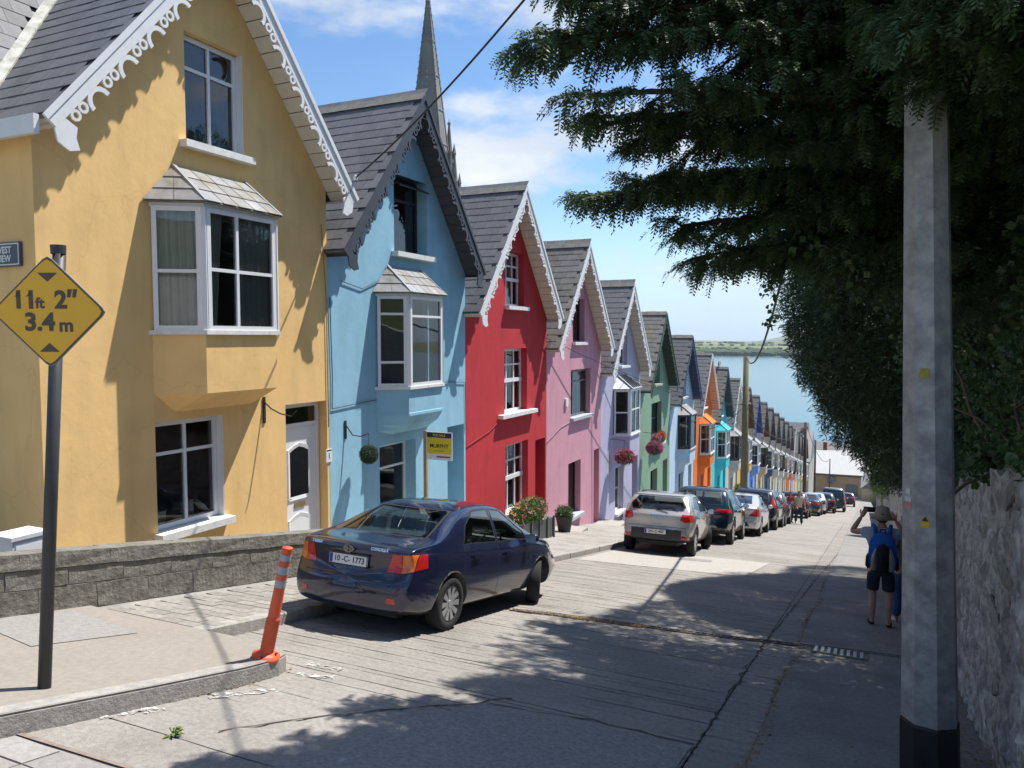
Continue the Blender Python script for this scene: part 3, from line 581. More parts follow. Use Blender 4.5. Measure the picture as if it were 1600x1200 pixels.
bookm = mat('paper', (.6, .58, .52), .8, var=.2, scale=30)
bk = thing('book_stack', 'small stack of books and papers inside the yellow house ground floor window', 'books', (FX-.32, yc-.85, rz(yc)+.88))
for i in range(6): MB().box(-.08+.01*(i % 2), .08, -.15+.015*(i % 3), .12, i*.035, i*.035+.03).build('book', bookm, bk)
bk = thing('book_stack', 'taller stack of books at the middle of the yellow house window sill', 'books', (FX-.32, yc-.38, rz(yc)+.88))
for i in range(7): MB().box(-.08+.01*(i % 2), .08, -.12+.01*(i % 3), .12, i*.04, i*.04+.034).build('book', bookm, bk)
door_part(H1, 1.40, 2.38, -.28, 2.34, upvc, .18, fancy=True)
# side wing: cross roof facing the street, valley lining, gable wall above the side eaves
PHI = atan(1.72); wing = MB(); q = []
for v in (5.8, 8.4): q.append((-.85-(v-5.8)/1.72, v))
wing.add([(q[0][0], -3.0, q[0][1]-.03), (q[0][0], -2.70, q[0][1]-.03), (q[1][0], -.506, q[1][1]-.03), (q[1][0], -3.0, q[1][1]-.03)], [(0, 1, 2, 3)])
cr = wing.build('cross_roof', slate, H1, fix=False); sp = slab.mesh('slate', mat('slate_weathered', (.155, .155, .165), .7, var=.25, scale=4, bump=.2, bscale=20, rnd=.2))
for j in range(13):
    d = j*.245; v = 5.76+d*sin(PHI); x = -.85+.02-d*cos(PHI)
    for i in range(9):
        u = -2.97+i*.30+(.15 if j % 2 else 0)
        if u-.10 > -(9-v)/1.185: continue
        o = link('slate', sp, cr, (x+.02, u, v+.012)); ez = Vector((sin(PHI), 0, cos(PHI)))
        M = Matrix(((0, -cos(PHI), sin(PHI)), (1, 0, 0), (0, sin(PHI), cos(PHI)))); o.rotation_euler = (M@Matrix.Rotation(-.035+rng.normal(0, .01), 3, 'X')).to_euler()
a, b = Vector((-.83, -2.70, 5.86)), Vector((-.83-2.6/1.72, -.506, 8.46)); MB().bar(a, b, .13, .05, up=(.5, -.5, .7)).build('valley_lining', mat('cement_fillet', (.58, .57, .52), .85, var=.2, scale=9, bump=.4, second=(.4, .39, .33), sscale=5), cr)
MB().add([(-.86, -2.562, 5.5), (-7.5, -2.562, 5.5), (-4, -2.562, 8.6), (-2.5, -2.562, 8.4)], [(0, 1, 2, 3)]).build('wing_gable', ym, H1, fix=False)
MB().box(-7, OV-.05, -2.80, -2.74, 5.56, 5.76).build('eaves_fascia', white, H1)
# --- 2 blue
bm_ = stucco('blue_render', (.29, .53, .68)); yc = CC[1]
H2 = house('sky_blue_house', 'sky blue house with dark scalloped bargeboards and a for sale board', yc, BD[1], BD[2], bm_, darkpaint, darkpaint, holes=[(-.42, .81, 5.97, 7.47, .3), (-.95, .75, 3.4, 5.08, .1), (-.98, .30, .62, 2.27, .30), (1.60, 2.36, -.3, 2.36, .55)])
wn = window(H2, -.42, .80, 5.98, 7.46, [], [.72], blackm, .27, (.16, .10))
MB().obox((-.25, -.36, 7.40), (.34, 0, -.16), (0, 1.08, 0), (.012, 0, .03)).build('open_vent', blackm, wn)
bay(H2, -1.06, .86, .50, .34, 3.35, 5.1, 2.80, 2.46, 5.66, bm_, upvc, [([], [.27, .80]), ([], [.78]), ([], [.78])], slate_pale, tiles=True, coving=True, gl=glass)
window(H2, -.97, .29, .64, 2.25, [], [.70], upvc, .27, (.12, .05))
door_part(H2, 1.62, 2.34, -.3, 2.34, mat('white_door', (.6, .62, .64), .5), .5)
# --- 3 red
rm_ = stucco('red_render', (.50, .045, .055)); yc = CC[2]
H3 = house('red_house', 'crimson red house with white scalloped bargeboards and sash windows', yc, BD[2], BD[3], rm_, white, creamp, holes=[(-.29, .85, 6.0, 7.42, .26), (-.37, 1.05, 3.26, 4.93, .26), (-.30, 1.12, .62, 2.45, .26), (1.62, 2.34, -.45, 2.36, .75)])
def sash(H, u0, u1, v0, v1, m, sill, grid=True, depth=.2, gl=None):
    wd_ = window(H, u0, u1, v0, v1, [.33, .66] if grid else [], [.5, .75] if grid else [.5], m, depth, sill, gl=gl)
    MB().box(-depth+.02, -depth+.055, u0+.02, u1-.02, v0+(v1-v0)*.47, v0+(v1-v0)*.53).build('meeting_rail', m, wd_); return wd_
sash(H3, -.28, .84, 6.02, 7.40, upvc, (.14, .08)); sash(H3, -.36, 1.04, 3.28, 4.92, upvc, (.16, .40)); sash(H3, -.29, 1.11, .64, 2.44, upvc, (.1, .02))
door_part(H3, 1.64, 2.32, -.45, 2.34, mat('dark_red_door', (.13, .012, .018), .4), .7, fm=mat('dark_red_door', (.13, .012, .018)), transom=0)
# --- 4 pink
pm_ = stucco('pink_render', (.60, .31, .38)); yc = CC[3]; dwin = mat('grey_frame', (.12, .125, .14), .4)
H4 = house('pink_house', 'dusty pink house with grey window frames and white bargeboards', yc, BD[3], BD[4], pm_, white, creamp, roofm='slate_old', holes=[(-.3, .8, 5.94, 7.32, .22), (-.44, 1.4, 3.58, 5.09, .22), (-.63, .50, .48, 2.19, .26), (1.80, 2.36, -.4, 2.3, .5)])
window(H4, -.29, .79, 5.96, 7.30, [.5], [], blackm, .2, (.12, .06)); window(H4, -.43, 1.39, 3.60, 5.07, [.3], [.75], dwin, .18, (.12, .06), sillm_=mat('grey_sill', (.42, .46, .48), .6)); window(H4, -.62, .49, .5, 2.17, [.5], [], blackm, .22, (.14, .06), sillm_=mat('grey_sill', (.42, .46, .48), .6))
curtain(H4, -.32, -.35, 1.3, 3.62, 5.05, seed=5, m=mat('green_curtain', (.25, .30, .29), .9))
door_part(H4, 1.82, 2.34, -.4, 2.28, dwin, .45, fm=dwin)
# --- 5 lilac
lm_ = stucco('lilac_render', (.47, .46, .60))
def bay_house(i, name, label, wm_, bg_, sf, fr=upvc, roofm='slate', bayroof=None, detail=2, slates='parts', scallop=True, panels=None, upper=True, gl=None, doorm=None, coving=False):
    yc = CC[i]; near = detail > 1
    H = house(name, label, yc, BD[i], BD[i+1], wm_, bg_, sf, roofm=roofm, detail=detail, slates=slates, scallop=scallop, holes=[(-.35, .65, 5.95, 7.35, .2), (-.95, .8, 3.45, 5.08, .1), (-.75, .30, .5, 2.2, .24), (1.45, 2.25, -.4, 2.3, .45)])
    window(H, -.34, .64, 5.97, 7.33, [], [.5], fr, .17, (.12, .08), near=near, gl=gl); bay(H, -1.06, .92, .52, .36, 3.42, 5.1, 2.80, 2.46, 5.62, wm_, fr, panels or [([], [.5]), ([.5], [.5]), ([], [.5])], bayroof or slate_pale, near=near, coving=coving, gl=gl)
    window(H, -.74, .29, .52, 2.18, [], [.5], fr, .2, (.12, .05), near=near, gl=gl); door_part(H, 1.47, 2.23, -.4, 2.28, doorm or dwin, .42, fm=fr); return H
zinc = mat('zinc_roof', (.42, .45, .47), .4, metal=.3, var=.1)
H5 = bay_house(4, 'lilac_house', 'lilac grey house with striped bay roof and pink hanging basket', lm_, white, creamp, bayroof=zinc, panels=[([], [.5]), ([.5], [.55]), ([], [.5])])
for k in range(5): MB().bar((.60, -.50+k*.22, 5.19), (.05, -.42+k*.18, 5.62), .03, .03).build('roof_rib', darkpaint, H5)
# --- 6 green
gm_ = stucco('green_render', (.24, .37, .27)); dgreen = mat('dark_green_paint', (.035, .065, .05), .5)
yc = CC[5]; H6 = house('sage_green_house', 'sage green house with dark green bargeboards and geraniums at the window', yc, BD[5], BD[6], gm_, dgreen, dgreen, roofm='slate_old', slates='stuff', holes=[(-.35, .75, 5.9, 7.3, .25), (-.65, 1.1, 3.3, 5.1, .25), (-.7, .45, .3, 2.2, .3), (1.45, 2.3, -.4, 2.35, .5)])
window(H6, -.34, .74, 5.92, 7.28, [.5], [], blackm, .22, (.12, .1), sillm_=mat('green_sill', (.42, .5, .38), .6)); window(H6, -.64, 1.09, 3.32, 5.08, [.5], [.6], blackm, .22, (.2, .1)); window(H6, -.69, .44, .32, 2.18, [.5], [], blackm, .25, None); door_part(H6, 1.47, 2.28, -.4, 2.33, dgreen, .45, fm=dgreen)
H7 = bay_house(6, 'pale_blue_house', 'pale powder blue house with navy bargeboards and dark framed bay', stucco('pale_blue_render', (.50, .64, .76)), mat('navy_paint', (.035, .055, .13), .5), mat('navy_paint', (.035, .055, .13), .5), fr=mat('navy_frame', (.04, .05, .09), .4), detail=2, slates='stuff', panels=[([], [.8]), ([], [.8]), ([], [.8])])
om = stucco('orange_render', (.78, .20, .045))
H8 = bay_house(7, 'orange_house', 'bright orange house with plain white bargeboards and orange bay roof', om, white, mat('peach_soffit', (.7, .45, .33), .6), bayroof=om, slates='stuff', scallop=False)
tm = stucco('turquoise_render', (.07, .56, .62))
H9 = bay_house(8, 'turquoise_house', 'vivid turquoise house with turquoise bay roof and dark bargeboards', tm, darkpaint, darkpaint, roofm='slate_old', bayroof=tm, slates='stuff', scallop=False)
far = [('cream_grey_house', 'cream grey house with white bargeboards just beyond the turquoise house', (.55, .53, .46), white), ('golden_house', 'golden yellow house beyond the cream grey one', (.66, .46, .14), mat('brown_paint', (.10, .065, .05), .5)),
 ('royal_blue_house', 'cornflower blue house with royal blue bargeboards halfway down the row', (.20, .36, .70), mat('royal_paint', (.03, .07, .25), .5)), ('tan_house', 'tan beige house next below the cornflower blue one', (.58, .46, .27), MATS['brown_paint']),
 ('slate_blue_house', 'dark slate blue house below the tan beige one', (.09, .13, .22), darkpaint), ('beige_house', 'warm beige house below the dark slate blue one', (.55, .49, .38), darkpaint), ('pale_grey_house', 'pale grey house, second below the dark slate blue one', (.55, .55, .52), darkpaint),
 ('stone_house', 'stone coloured house just above the small coral one far down the row', (.50, .44, .34), darkpaint), ('coral_house', 'coral orange house far down the row', (.66, .25, .12), darkpaint), ('blush_house', 'blush pink house just below the small coral one', (.62, .42, .40), white),
 ('white_house', 'white house fourth from the bottom of the row', (.66, .66, .64), darkpaint), ('lemon_house', 'lemon yellow house third from the bottom of the row', (.66, .55, .22), darkpaint), ('ash_house', 'ash grey house second from the bottom of the row', (.42, .42, .42), darkpaint), ('olive_house', 'x', (.4, .4, .3), darkpaint)]
for k, (nm, lb, c, bg_) in enumerate(far[:len(CC)-9]):
    if lb == 'x': lb = 'dull olive house at the very bottom end of the row'
    bay_house(9+k, nm, lb, stucco(nm+'_render', c), bg_, bg_, fr=upvc if k % 3 else darkpaint, roofm='slate_old' if k % 2 else 'slate', detail=1, slates='stuff' if k < 4 else None, scallop=k < 1, bayroof=slate_pale)
# ---------------------------------------------------------------- foliage generators
def frames(D, roll):
    D = D/np.linalg.norm(D, axis=1, keepdims=True); up = np.where(np.abs(D[:, 2:3]) < .95, np.array([[0, 0, 1.]]), np.array([[0, 1., 0]]))
    A = np.cross(D, up); A /= np.linalg.norm(A, axis=1, keepdims=True); B = np.cross(A, D); c, s = np.cos(roll)[:, None], np.sin(roll)[:, None]
    return D, A*c+B*s, B*c-A*s
def scatter(P, D, size, tv, tf, r, rollamp=pi):
    """copies of a leaf template (tv verts in (along, side, normal)) at P with direction D"""
    n = len(P); X, Y, Z = frames(D, r.uniform(-rollamp, rollamp, n)); sz = size[:, None, None]
    V = P[:, None]+sz*(tv[None, :, 0:1]*X[:, None]+tv[None, :, 1:2]*Y[:, None]+tv[None, :, 2:3]*Z[:, None])
    F = tf[None]+(np.arange(n)*len(tv))[:, None, None]; return V.reshape(-1, 3), F.reshape(-1, tf.shape[1])
def leafset(leaves):
    """leaves: list of (origin, dir, side, length, width) -> template of kite-shaped quads"""
    tv, tf = [], []
    for o, d, s, l, w_ in leaves:
        o, d, s = map(np.array, (o, d, s)); k = len(tv); tv += [o, o+d*l*.5+s*w_*.5, o+d*l, o+d*l*.5-s*w_*.5]; tf.append((k, k+1, k+2, k+3))
    return np.array(tv, float), np.array(tf)
rt = np.random.default_rng(5)
def twig_template(n, ln, lw, droop=.25):
    L = []
    for i in range(n):
        a = i/n; sgn = 1 if i % 2 else -1; d = np.array([.55, sgn*.8, rt.normal(-.05, .2)]); d /= np.linalg.norm(d); o = (a, 0, -droop*a*a); nn = np.array([0, 0, 1.])+rt.normal(0, .3, 3); s = np.cross(nn, d); s /= np.linalg.norm(s)
        L.append((o, d, s, ln*(1.1-.5*a), lw))
    L.append(((.0, 0, 0), (1, 0, -droop), (0, 1, 0), 1.05, .05)); return leafset(L)
YEW = twig_template(12, .34, .10); BROAD = None
def clump_template(n, ln, lw, seed):
    r = np.random.default_rng(seed); L = []
    for i in range(n):
        d = r.normal(0, 1, 3); d[0] += .8; d /= np.linalg.norm(d); s = np.cross(d, r.normal(0, 1, 3)); s /= np.linalg.norm(s); L.append((tuple(r.normal(0, .25, 3)), d, s, ln, lw))
    return leafset(L)
IVY = clump_template(5, .55, .5, 3); SMALL = clump_template(7, .5, .22, 4); SPIKY = clump_template(7, .9, .12, 6)
def ball_pts(n, c, rad, r, shell=.5):
    d = r.normal(0, 1, (n, 3)); d /= np.linalg.norm(d, axis=1, keepdims=True); q = (shell+(1-shell)*r.random(n)**.6)[:, None]; return np.array(c)+d*q*np.array(rad), d
def leaves_obj(name, m, parts, parent=None):
    Vs, Fs, o = [], [], 0
    for V, F in parts: Vs.append(V); Fs.append(F+o); o += len(V)
    return link(name, npmesh(name, np.concatenate(Vs), np.concatenate(Fs), m), parent)
leafg = mat('garden_leaf', (.085, .14, .035), .7, var=.4, scale=14, trans=.25)
def flowers(parent, c, rad, nleaf, nfl, cols, seed, size=.07, fsize=.03):
    r = np.random.default_rng(seed); P, D = ball_pts(nleaf, c, rad, r, .3); leaves_obj('foliage', leafg, [scatter(P, D+r.normal(0, .5, D.shape), r.uniform(.7, 1.3, nleaf)*size, *SMALL, r)], parent)
    for k, cl in enumerate(cols):
        n = nfl//len(cols); P, D = ball_pts(n, c, np.array(rad)*1.04, r, .85); keep = D[:, 2] > -.6; P, D = P[keep], D[keep]
        leaves_obj('blossoms', mat('petal_%d_%d_%d' % tuple(int(99*x) for x in cl), cl, .7, var=.15, trans=.2), [scatter(P, D, np.full(len(P), fsize), *clump_template(6, .8, .7, k+20), r)], parent)

# ---------------------------------------------------------------- low block wall in front of the yellow house
blockm = mat('wall_block', (.20, .19, .165), .95, var=.3, scale=11, bump=1.0, bscale=22, rnd=.05, second=(.135, .125, .10), sscale=3, slo=.45, shi=.65)
mortm = mat('mortar', (.17, .16, .14), .95, var=.25, scale=14, bump=.6)
LW = thing('low_wall', 'low weathered concrete block wall in front of the yellow house', 'wall', (-7.2, 5, rz(5)+.15))
y0, y1 = -4.0, 9.25
MB().add([(x, y-5, rz(y)-rz(5)+h) for y in (y0, y1) for x, h in ((-.24, -.2), (-.007, -.2), (-.007, .56), (-.24, .56))], [(0, 1, 5, 4), (1, 2, 6, 5), (2, 3, 7, 6), (3, 0, 4, 7), (0, 3, 2, 1), (4, 5, 6, 7)]).build('wall_core', mortm, LW)
def rough_block(L, h, d, seed):
    bm = bmesh.new(); r = random.Random(seed)
    me = MB().obox((-d, 0, 0), (d, 0, 0), (0, L, -L*S), (0, 0, h)).mesh('block', blockm); bm.from_mesh(me); bmesh.ops.recalc_face_normals(bm, faces=bm.faces)
    bmesh.ops.subdivide_edges(bm, edges=bm.edges[:], cuts=2, use_grid_fill=True)
    for v in bm.verts: v.co += Vector([r.uniform(-.005, .005) for _ in range(3)])
    bm.to_mesh(me); bm.free(); return me
bl = [[rough_block(L-.007, h, .03, k*5+i) for k in range(3)] for i, (L, h) in enumerate(((.62, .255), (.62, .175)))]
cp = [rough_block(.942, .155, .27, 40+k) for k in range(2)]
for row, (z, st, L) in enumerate(((-.02, 0, .62), (.245, .31, .62))):
    y = y0+st
    while y < y1-.62: link('block', bl[row][random.randrange(3)], LW, (random.uniform(-.003, .003), y-5, rz(y)-rz(5)+z)); y += L
y = y0
while y < y1-.5: link('coping', cp[random.randrange(2)], LW, (.015, y-5, rz(y)-rz(5)+.43)); y += .945
mc = thing('meter_box', 'small white utility cabinet behind the low wall by the yellow house', 'utility box', (-8.0, 5.05, rz(5.05)+.15))
MB().box(-.22, .12, -.18, .2, 0, .64).build('cabinet', mat('grey_white', (.62, .64, .66), .5, var=.1), mc); MB().box(-.24, .14, -.2, .22, .64, .68).build('lid', mat('grey_white', (.62, .64, .66)), mc); MB().box(.12, .13, -.15, .17, .06, .58).build('door', upvc, mc)

# ---------------------------------------------------------------- height sign
sg = thing('height_sign', 'yellow diamond height limit sign reading 11ft 2 and 3.4 m on a dark post', 'road sign', (-5.09, 3.32, rz(3.32)+.15))
postm = mat('post_paint', (.045, .05, .052), .5, var=.2, scale=8); MB().tube([(0, 0, -.05), (0, .225, 3.02)], .042, 14).build('post', postm, sg, smooth=True)
MB().lathe([(.048, 0), (.05, .06), (.001, .065)], 14, (0, .215, 2.98)).build('post_cap', postm, sg)
nX = Vector((cos(radians(27)), sin(radians(27)), 0)); nZ = Vector((0, 0, 1)); nN = Vector((sin(radians(27)), -cos(radians(27)), 0)); c0 = Vector((0, .175, 2.58))+nN*.06
def dia(h, off, th, m, nm, rc=.03):
    pts = []
    for k in range(4):
        a = k*pi/2; tip = (cos(a), sin(a)); l = (cos(a-pi/2), sin(a-pi/2)); q = (cos(a+pi/2), sin(a+pi/2))
        for o_, t in ((l, rc), (tip, rc*.45), (q, rc)): pts.append((tip[0]*(h-t)+ (o_[0]*t if o_ != tip else 0), tip[1]*(h-t)+(o_[1]*t if o_ != tip else 0)))
    return MB().prism([c0+nN*off+nX*x+nZ*z for x, z in pts], nN*th).build(nm, m, sg)
signy = mat('sign_yellow', (.80, .45, .03), .42, var=.05, scale=4, spec=.5); signd = mat('sign_dark', (.085, .075, .06), .5, var=.1)
dia(.385, 0, .012, mat('sign_back', (.2, .2, .2), .5), 'board_back'); bd = dia(.378, .0125, .003, signd, 'board_edge'); dia(.366, .016, .002, signy, 'board_face')
for txt, x, z, s_, b_ in (('11', -.155, .075, .165, .006), ('ft', -.055, .055, .10, .003), ('2\u2033', .12, .075, .165, .006), ('3.4', -.06, -.075, .165, .006), ('m', .115, -.095, .125, .004)):
    text_on('lettering', txt, s_, signd, sg, c0+nN*.0195+nX*x+nZ*z, nX, nZ, .001, b_)
for z, f in ((.235, -1), (-.245, 1)): MB().prism([c0+nN*.0185+nX*-.066+nZ*(z-f*.027), c0+nN*.0185+nX*.066+nZ*(z-f*.027), c0+nN*.0185+nZ*(z+f*.033)], nN*.0015).build('arrow', signd, sg)
for x in (-.192, -.118): MB().prism([c0+nN*.0195+nX*(x-.032)+nZ*.098, c0+nN*.0195+nX*(x+.004)+nZ*.134, c0+nN*.0195+nX*(x+.004)+nZ*.112], nN*.001).build('numeral_flag', signd, sg)
# street name plate on the side wall
npl = thing('street_nameplate', 'dark blue street name plate on the side wall of the yellow house', 'sign', (-8.95, 5.525, 2.88))
MB().box(-.39, .39, -.03, -.003, -.135, .135).build('plate', mat('plate_blue', (.07, .085, .12), .45, var=.1), npl)
f = MB(); 
for a, b, c, d in ((-.36, .36, .108, .12), (-.36, .36, -.12, -.108), (-.375, -.363, -.1, .1), (.363, .375, -.1, .1)): f.box(a, b, -.034, -.0305, c, d)
for sx in (-1, 1):
    for sz in (-1, 1): f.bar((sx*.362, -.032, sz*.114), (sx*.369, -.032, sz*.1), .02, .003, up=(0, 1, 0))
f.build('border', white, npl); 
for t_x, zz in (('WEST', .045), ('VIEW', -.05)): text_on('lettering', t_x, .105, white, npl, (.11 if t_x == 'WEST' else .11, -.033, zz), (1, 0, 0), (0, 0, 1), .001, .003)

# ---------------------------------------------------------------- orange bollard
bo_ = thing('bollard', 'leaning orange flexible bollard with grey reflective bands on the kerb tip', 'bollard', (-4.54, 4.86, rz(4.86)+.152), (0, 0, 0))
ax = Vector((.20, .085, 1)).normalized(); q = ax.to_track_quat('Z', 'Y').to_matrix().to_4x4(); orange = mat('orange_plastic', (.72, .115, .045), .5, var=.12, scale=12, second=(.5, .1, .05), sscale=9, slo=.55, shi=.75); refl = mat('reflective_band', (.36, .39, .42), .35, var=.15, scale=20)
prof = [(.001, 0), (.115, 0), (.118, .02), (.075, .04)]
for i in range(14): prof += [(.060, .05+i*.022), (.050, .061+i*.022)]
prof += [(.050, .37), (.045, .62)]
def rot(mb): mb.v = [tuple(q @ Vector(p)) for p in mb.v]; return mb
b1 = rot(MB().lathe(prof, 18)).build('lower_tube', orange, bo_, smooth=True)
for k, (a, b, m_) in enumerate(((.62, .685, refl), (.685, .735, orange), (.735, .80, refl), (.80, .85, orange), (.85, .905, refl), (.905, .96, orange))):
    r0 = .0465 if m_ is refl else .045; rot(MB().lathe([(.03, a), (r0, a+.001), (r0-.001, b-.001), (.001, b)], 18)).build('reflective_band' if m_ is refl else 'tube_band', m_, bo_, smooth=False)
for k in range(4): a = k*pi/2+.4; MB().lathe([(.012, 0), (.012, .012), (.001, .013)], 6, (.092*cos(a), .092*sin(a), .028)).build('bolt', dm, bo_)

# ---------------------------------------------------------------- octagonal steel pole, far poles, cables
sp_ = thing('steel_pole', 'tall octagonal galvanised steel pole with black base by the stone wall', 'pole', (.45, 5.84, rz(5.84)))
lean = lambda z: (-.033*(z), 0, z)
galv = mat('galvanised_old', (.36, .36, .35), .6, metal=.2, var=.3, scale=9, bump=.3, bscale=30, second=(.26, .262, .26), sscale=7, slo=.42, shi=.6)
def octo(zs, m, nm):
    mb = MB(); n = 8; prev = None
    for z, r_ in zs:
        ring = [(lean(z)[0]+r_*cos(2*pi*k/n+.2), r_*sin(2*pi*k/n+.2), z) for k in range(n)]
        if prev: mb.add(prev+ring, [(k, (k+1) % n, n+(k+1) % n, n+k) for k in range(n)])
        prev = ring
    return mb.build(nm, m, sp_, fix=False)
octo([(.415, .180), (1.5, .166), (3.5, .145), (6, .118), (9.2, .085), (9.25, .001)], galv, 'shaft'); octo([(-.1, .192), (.40, .188), (.42, .180)], mat('pole_base_black', (.018, .018, .02), .55, var=.3), 'base')
def sticker(a, z, wd_, h, cols, nm, tri=False):
    r_ = .18-.0113*z+.0015; r_in = r_*cos(pi/8)+.004; g = .2+a*2*pi/8+pi/8; nn = Vector((cos(g), sin(g), 0)); xx = Vector((-sin(g), cos(g), 0)); c = Vector(lean(z))+nn*r_in
    o = MB().obox(c-xx*wd_/2-Vector((0, 0, h/2)), xx*wd_, nn*.001, (0, 0, h)).build(nm, cols[0], sp_)
    return c+nn*.0015, xx, nn
yst = mat('warning_yellow', (.62, .42, .03), .5, var=.15); wst = mat('sticker_white', (.52, .53, .55), .6, var=.25, scale=40)
fa = min(range(8), key=lambda k: (Vector((cos(.2+k*pi/4+pi/8), sin(.2+k*pi/4+pi/8))) - Vector((-.08, -1)).normalized()).length)
c, xx, nn = sticker(fa, 1.78, .055, .032, [yst], 'warning_label'); 
MB().prism([c+xx*-.03+Vector((0, 0, .018)), c+xx*.03+Vector((0, 0, .018)), c+Vector((0, 0, .068))], nn*.001).build('warning_triangle', yst, sp_); MB().prism([c+nn*.0012+xx*-.021+Vector((0, 0, .024)), c+nn*.0012+xx*.021+Vector((0, 0, .024)), c+nn*.0012+Vector((0, 0, .058))], nn*.0008).build('warning_symbol', blackm, sp_)
sticker(fa, 2.78, .06, .065, [mat('faded_label', (.30, .27, .05), .6, var=.3, scale=40)], 'faded_label')
fb = (fa-1) % 8
for z, w_, h, m_ in ((1.985, .045, .035, wst), (1.93, .06, .03, wst), (1.89, .06, .04, mat('sticker_red', (.5, .2, .22), .6, var=.5, scale=60))): sticker(fb, z, w_, h, [m_], 'torn_sticker')
wood = mat('pole_wood', (.20, .17, .10), .9, var=.3, scale=6, bump=.4, second=(.16, .18, .08), sscale=1.5, stretch=(6, 6, .5)); woodd = mat('pole_wood_dark', (.075, .055, .042), .9, var=.3, scale=6)
def pole(label, x, y, h, r0, m, arm=None, name='telegraph_pole', tagp=False):
    p = thing(name, label, 'pole', (x, y, rz(y)), group='telegraph poles down the street'); MB().tube([(0, 0, -.2), (0, 0, h)], [r0, r0*.72], 10).build('shaft', m, p, smooth=True)
    if arm:
        for z in arm: MB().bar((-.28, 0, h-z), (.28, 0, h-z), .05, .06).build('cross_arm', woodd, p)
        for z in arm:
            for s_ in (-.24, .24): MB().lathe([(.03, 0), (.035, .05), (.02, .1), (.001, .11)], 6, (s_, 0, h-z+.03)).build('insulator', white, p)
    if tagp: MB().box(-r0*.6, r0*.6, -r0-.012, -r0-.002, h*.52, h*.52+.3).build('warning_plate', yst, p)
    return Vector((x, y, rz(y)+h))
T1 = pole('tall olive brown wooden pole just beyond the turquoise house', -5.95, 42.5, 8.7, .2, wood, (2.6,)); T2 = pole('dark brown wooden pole far down the row beside the parked cars', -5.95, 87, 8.8, .2, woodd, (.5,)); T3 = pole('thin dark pole farthest down the row near the end of the terrace', -5.95, 105, 8.0, .14, woodd)
T4 = pole('slim pale wooden pole with a yellow plate beside the right hand hedge', .9, 47, 4.6, .13, mat('pole_pale', (.24, .24, .12), .9, var=.2), None, tagp=True); T5 = pole('small dark pole in front of the tan building at the foot of the street', -6.3, 158, 7.6, .12, woodd)
def cable(label, a, b, sag, r, n=24, nm='overhead_cable'):
    a, b = Vector(a), Vector(b); mb = MB().tube([a.lerp(b, i/n)-Vector((0, 0, sag*4*(i/n)*(1-i/n))) for i in range(n+1)], r, 5); o = mb.build(nm, wirem, None, smooth=True); tag(o, label, 'cable', 'overhead cables'); return o
MB().tube([(.42, 2.50, 5.72), (.47, 2.56, 5.95), (.50, 2.62, 6.10)], .014, 5).build('cable_bracket', steel, H1); MB().lathe([(.025, 0), (.035, .04), (.02, .09), (.001, .1)], 8, (.50, 2.61, 6.04)).build('insulator', white, H1)
PT = Vector((.15, 5.84, rz(5.84)+9.0))
cable('thick twisted overhead cable rising from the yellow house eaves past the blue gable', (-7.85, 10.72, 4.62), Vector((.12, 5.84, 7.4)), .35, .0145)
cable('cable hanging from the weathered pole up into the yew branches', T1, (-.9, 12.5, 4.6), 1.4, .03); cable('loop of cable dangling below the yew branches against the sky', (-.95, 12.3, 4.1), (-.35, 11.6, 2.9), .9, .008); cable('second thin loop of wire below the yew branches', (-.75, 12.0, 4.1), (-.45, 12.2, 2.8), .5, .007)
cable('upper wire strung between the weathered pole and the dark brown pole', T1-Vector((-.24, 0, 2.5)), T2-Vector((-.24, 0, .4)), .9, .02); cable('lower wire strung between the weathered pole and the dark brown pole', T1-Vector((.24, 0, 2.5)), T2-Vector((.24, 0, .4)), 1.7, .02)
for k, (i, lab) in enumerate(((2, 'wire from the weathered pole back to the red house front'), (3, 'wire from the weathered pole back to the pink house front'), (7, 'short wire from the weathered pole to the orange house front'), (12, 'wire from the dark brown pole to a tan house front'))):
    cable(lab, T1-Vector((0, 0, 2.6)) if i < 12 else T2-Vector((0, 0, .5)), (FX+.08, CC[i]+(2.2 if i < 7 else -1.5), rz(CC[i])+(5.2 if i < 7 else 4.9)), .4, .010 if i < 4 else .016)
cable('wire strung from the dark brown pole to the small dark pole at the bottom', T2, T5, 2.0, .03)

# ---------------------------------------------------------------- rubble wall on the right
stonem = mat('rubble_stone', (.42, .40, .37), .95, var=.35, scale=9, bump=1.0, bscale=22, rnd=.2, second=(.22, .21, .2), sscale=7, slo=.46, shi=.58)
mort2 = mat('lime_mortar', (.46, .44, .41), .95, var=.4, scale=8, bump=1.0, bscale=16, second=(.25, .24, .22), sscale=6, slo=.44, shi=.56)
RW = thing('stone_wall', 'tall rubble stone wall on the right beneath the trees', 'wall', (.9, 8, rz(8)))
wy = np.concatenate([np.linspace(-6, 3.4, 20), np.linspace(3.5, 13, 150), np.linspace(13.2, 75, 120)]); V = []; 
nz = 26
for y in wy:
    for k in range(nz+1):
        t = k/nz; V.append((.0+rng.normal(0, .016)+.018*sin(y*5.1+t*9)*sin(y*2.3-t*14), y-8, rz(y)-rz(8)-.1+t*2.26+(rng.normal(0, .03) if k == nz else 0)))
    V.append((.42, y-8, rz(y)-rz(8)+2.15))
V = np.array(V); m_ = nz+2; F = []
for i in range(len(wy)-1):
    for k in range(m_-1): a = i*m_+k; F.append((a, a+1, a+m_+1, a+m_))
link('wall_core', npmesh('wall_core', V, np.array(F), mort2, smooth=False), RW)
sv = []
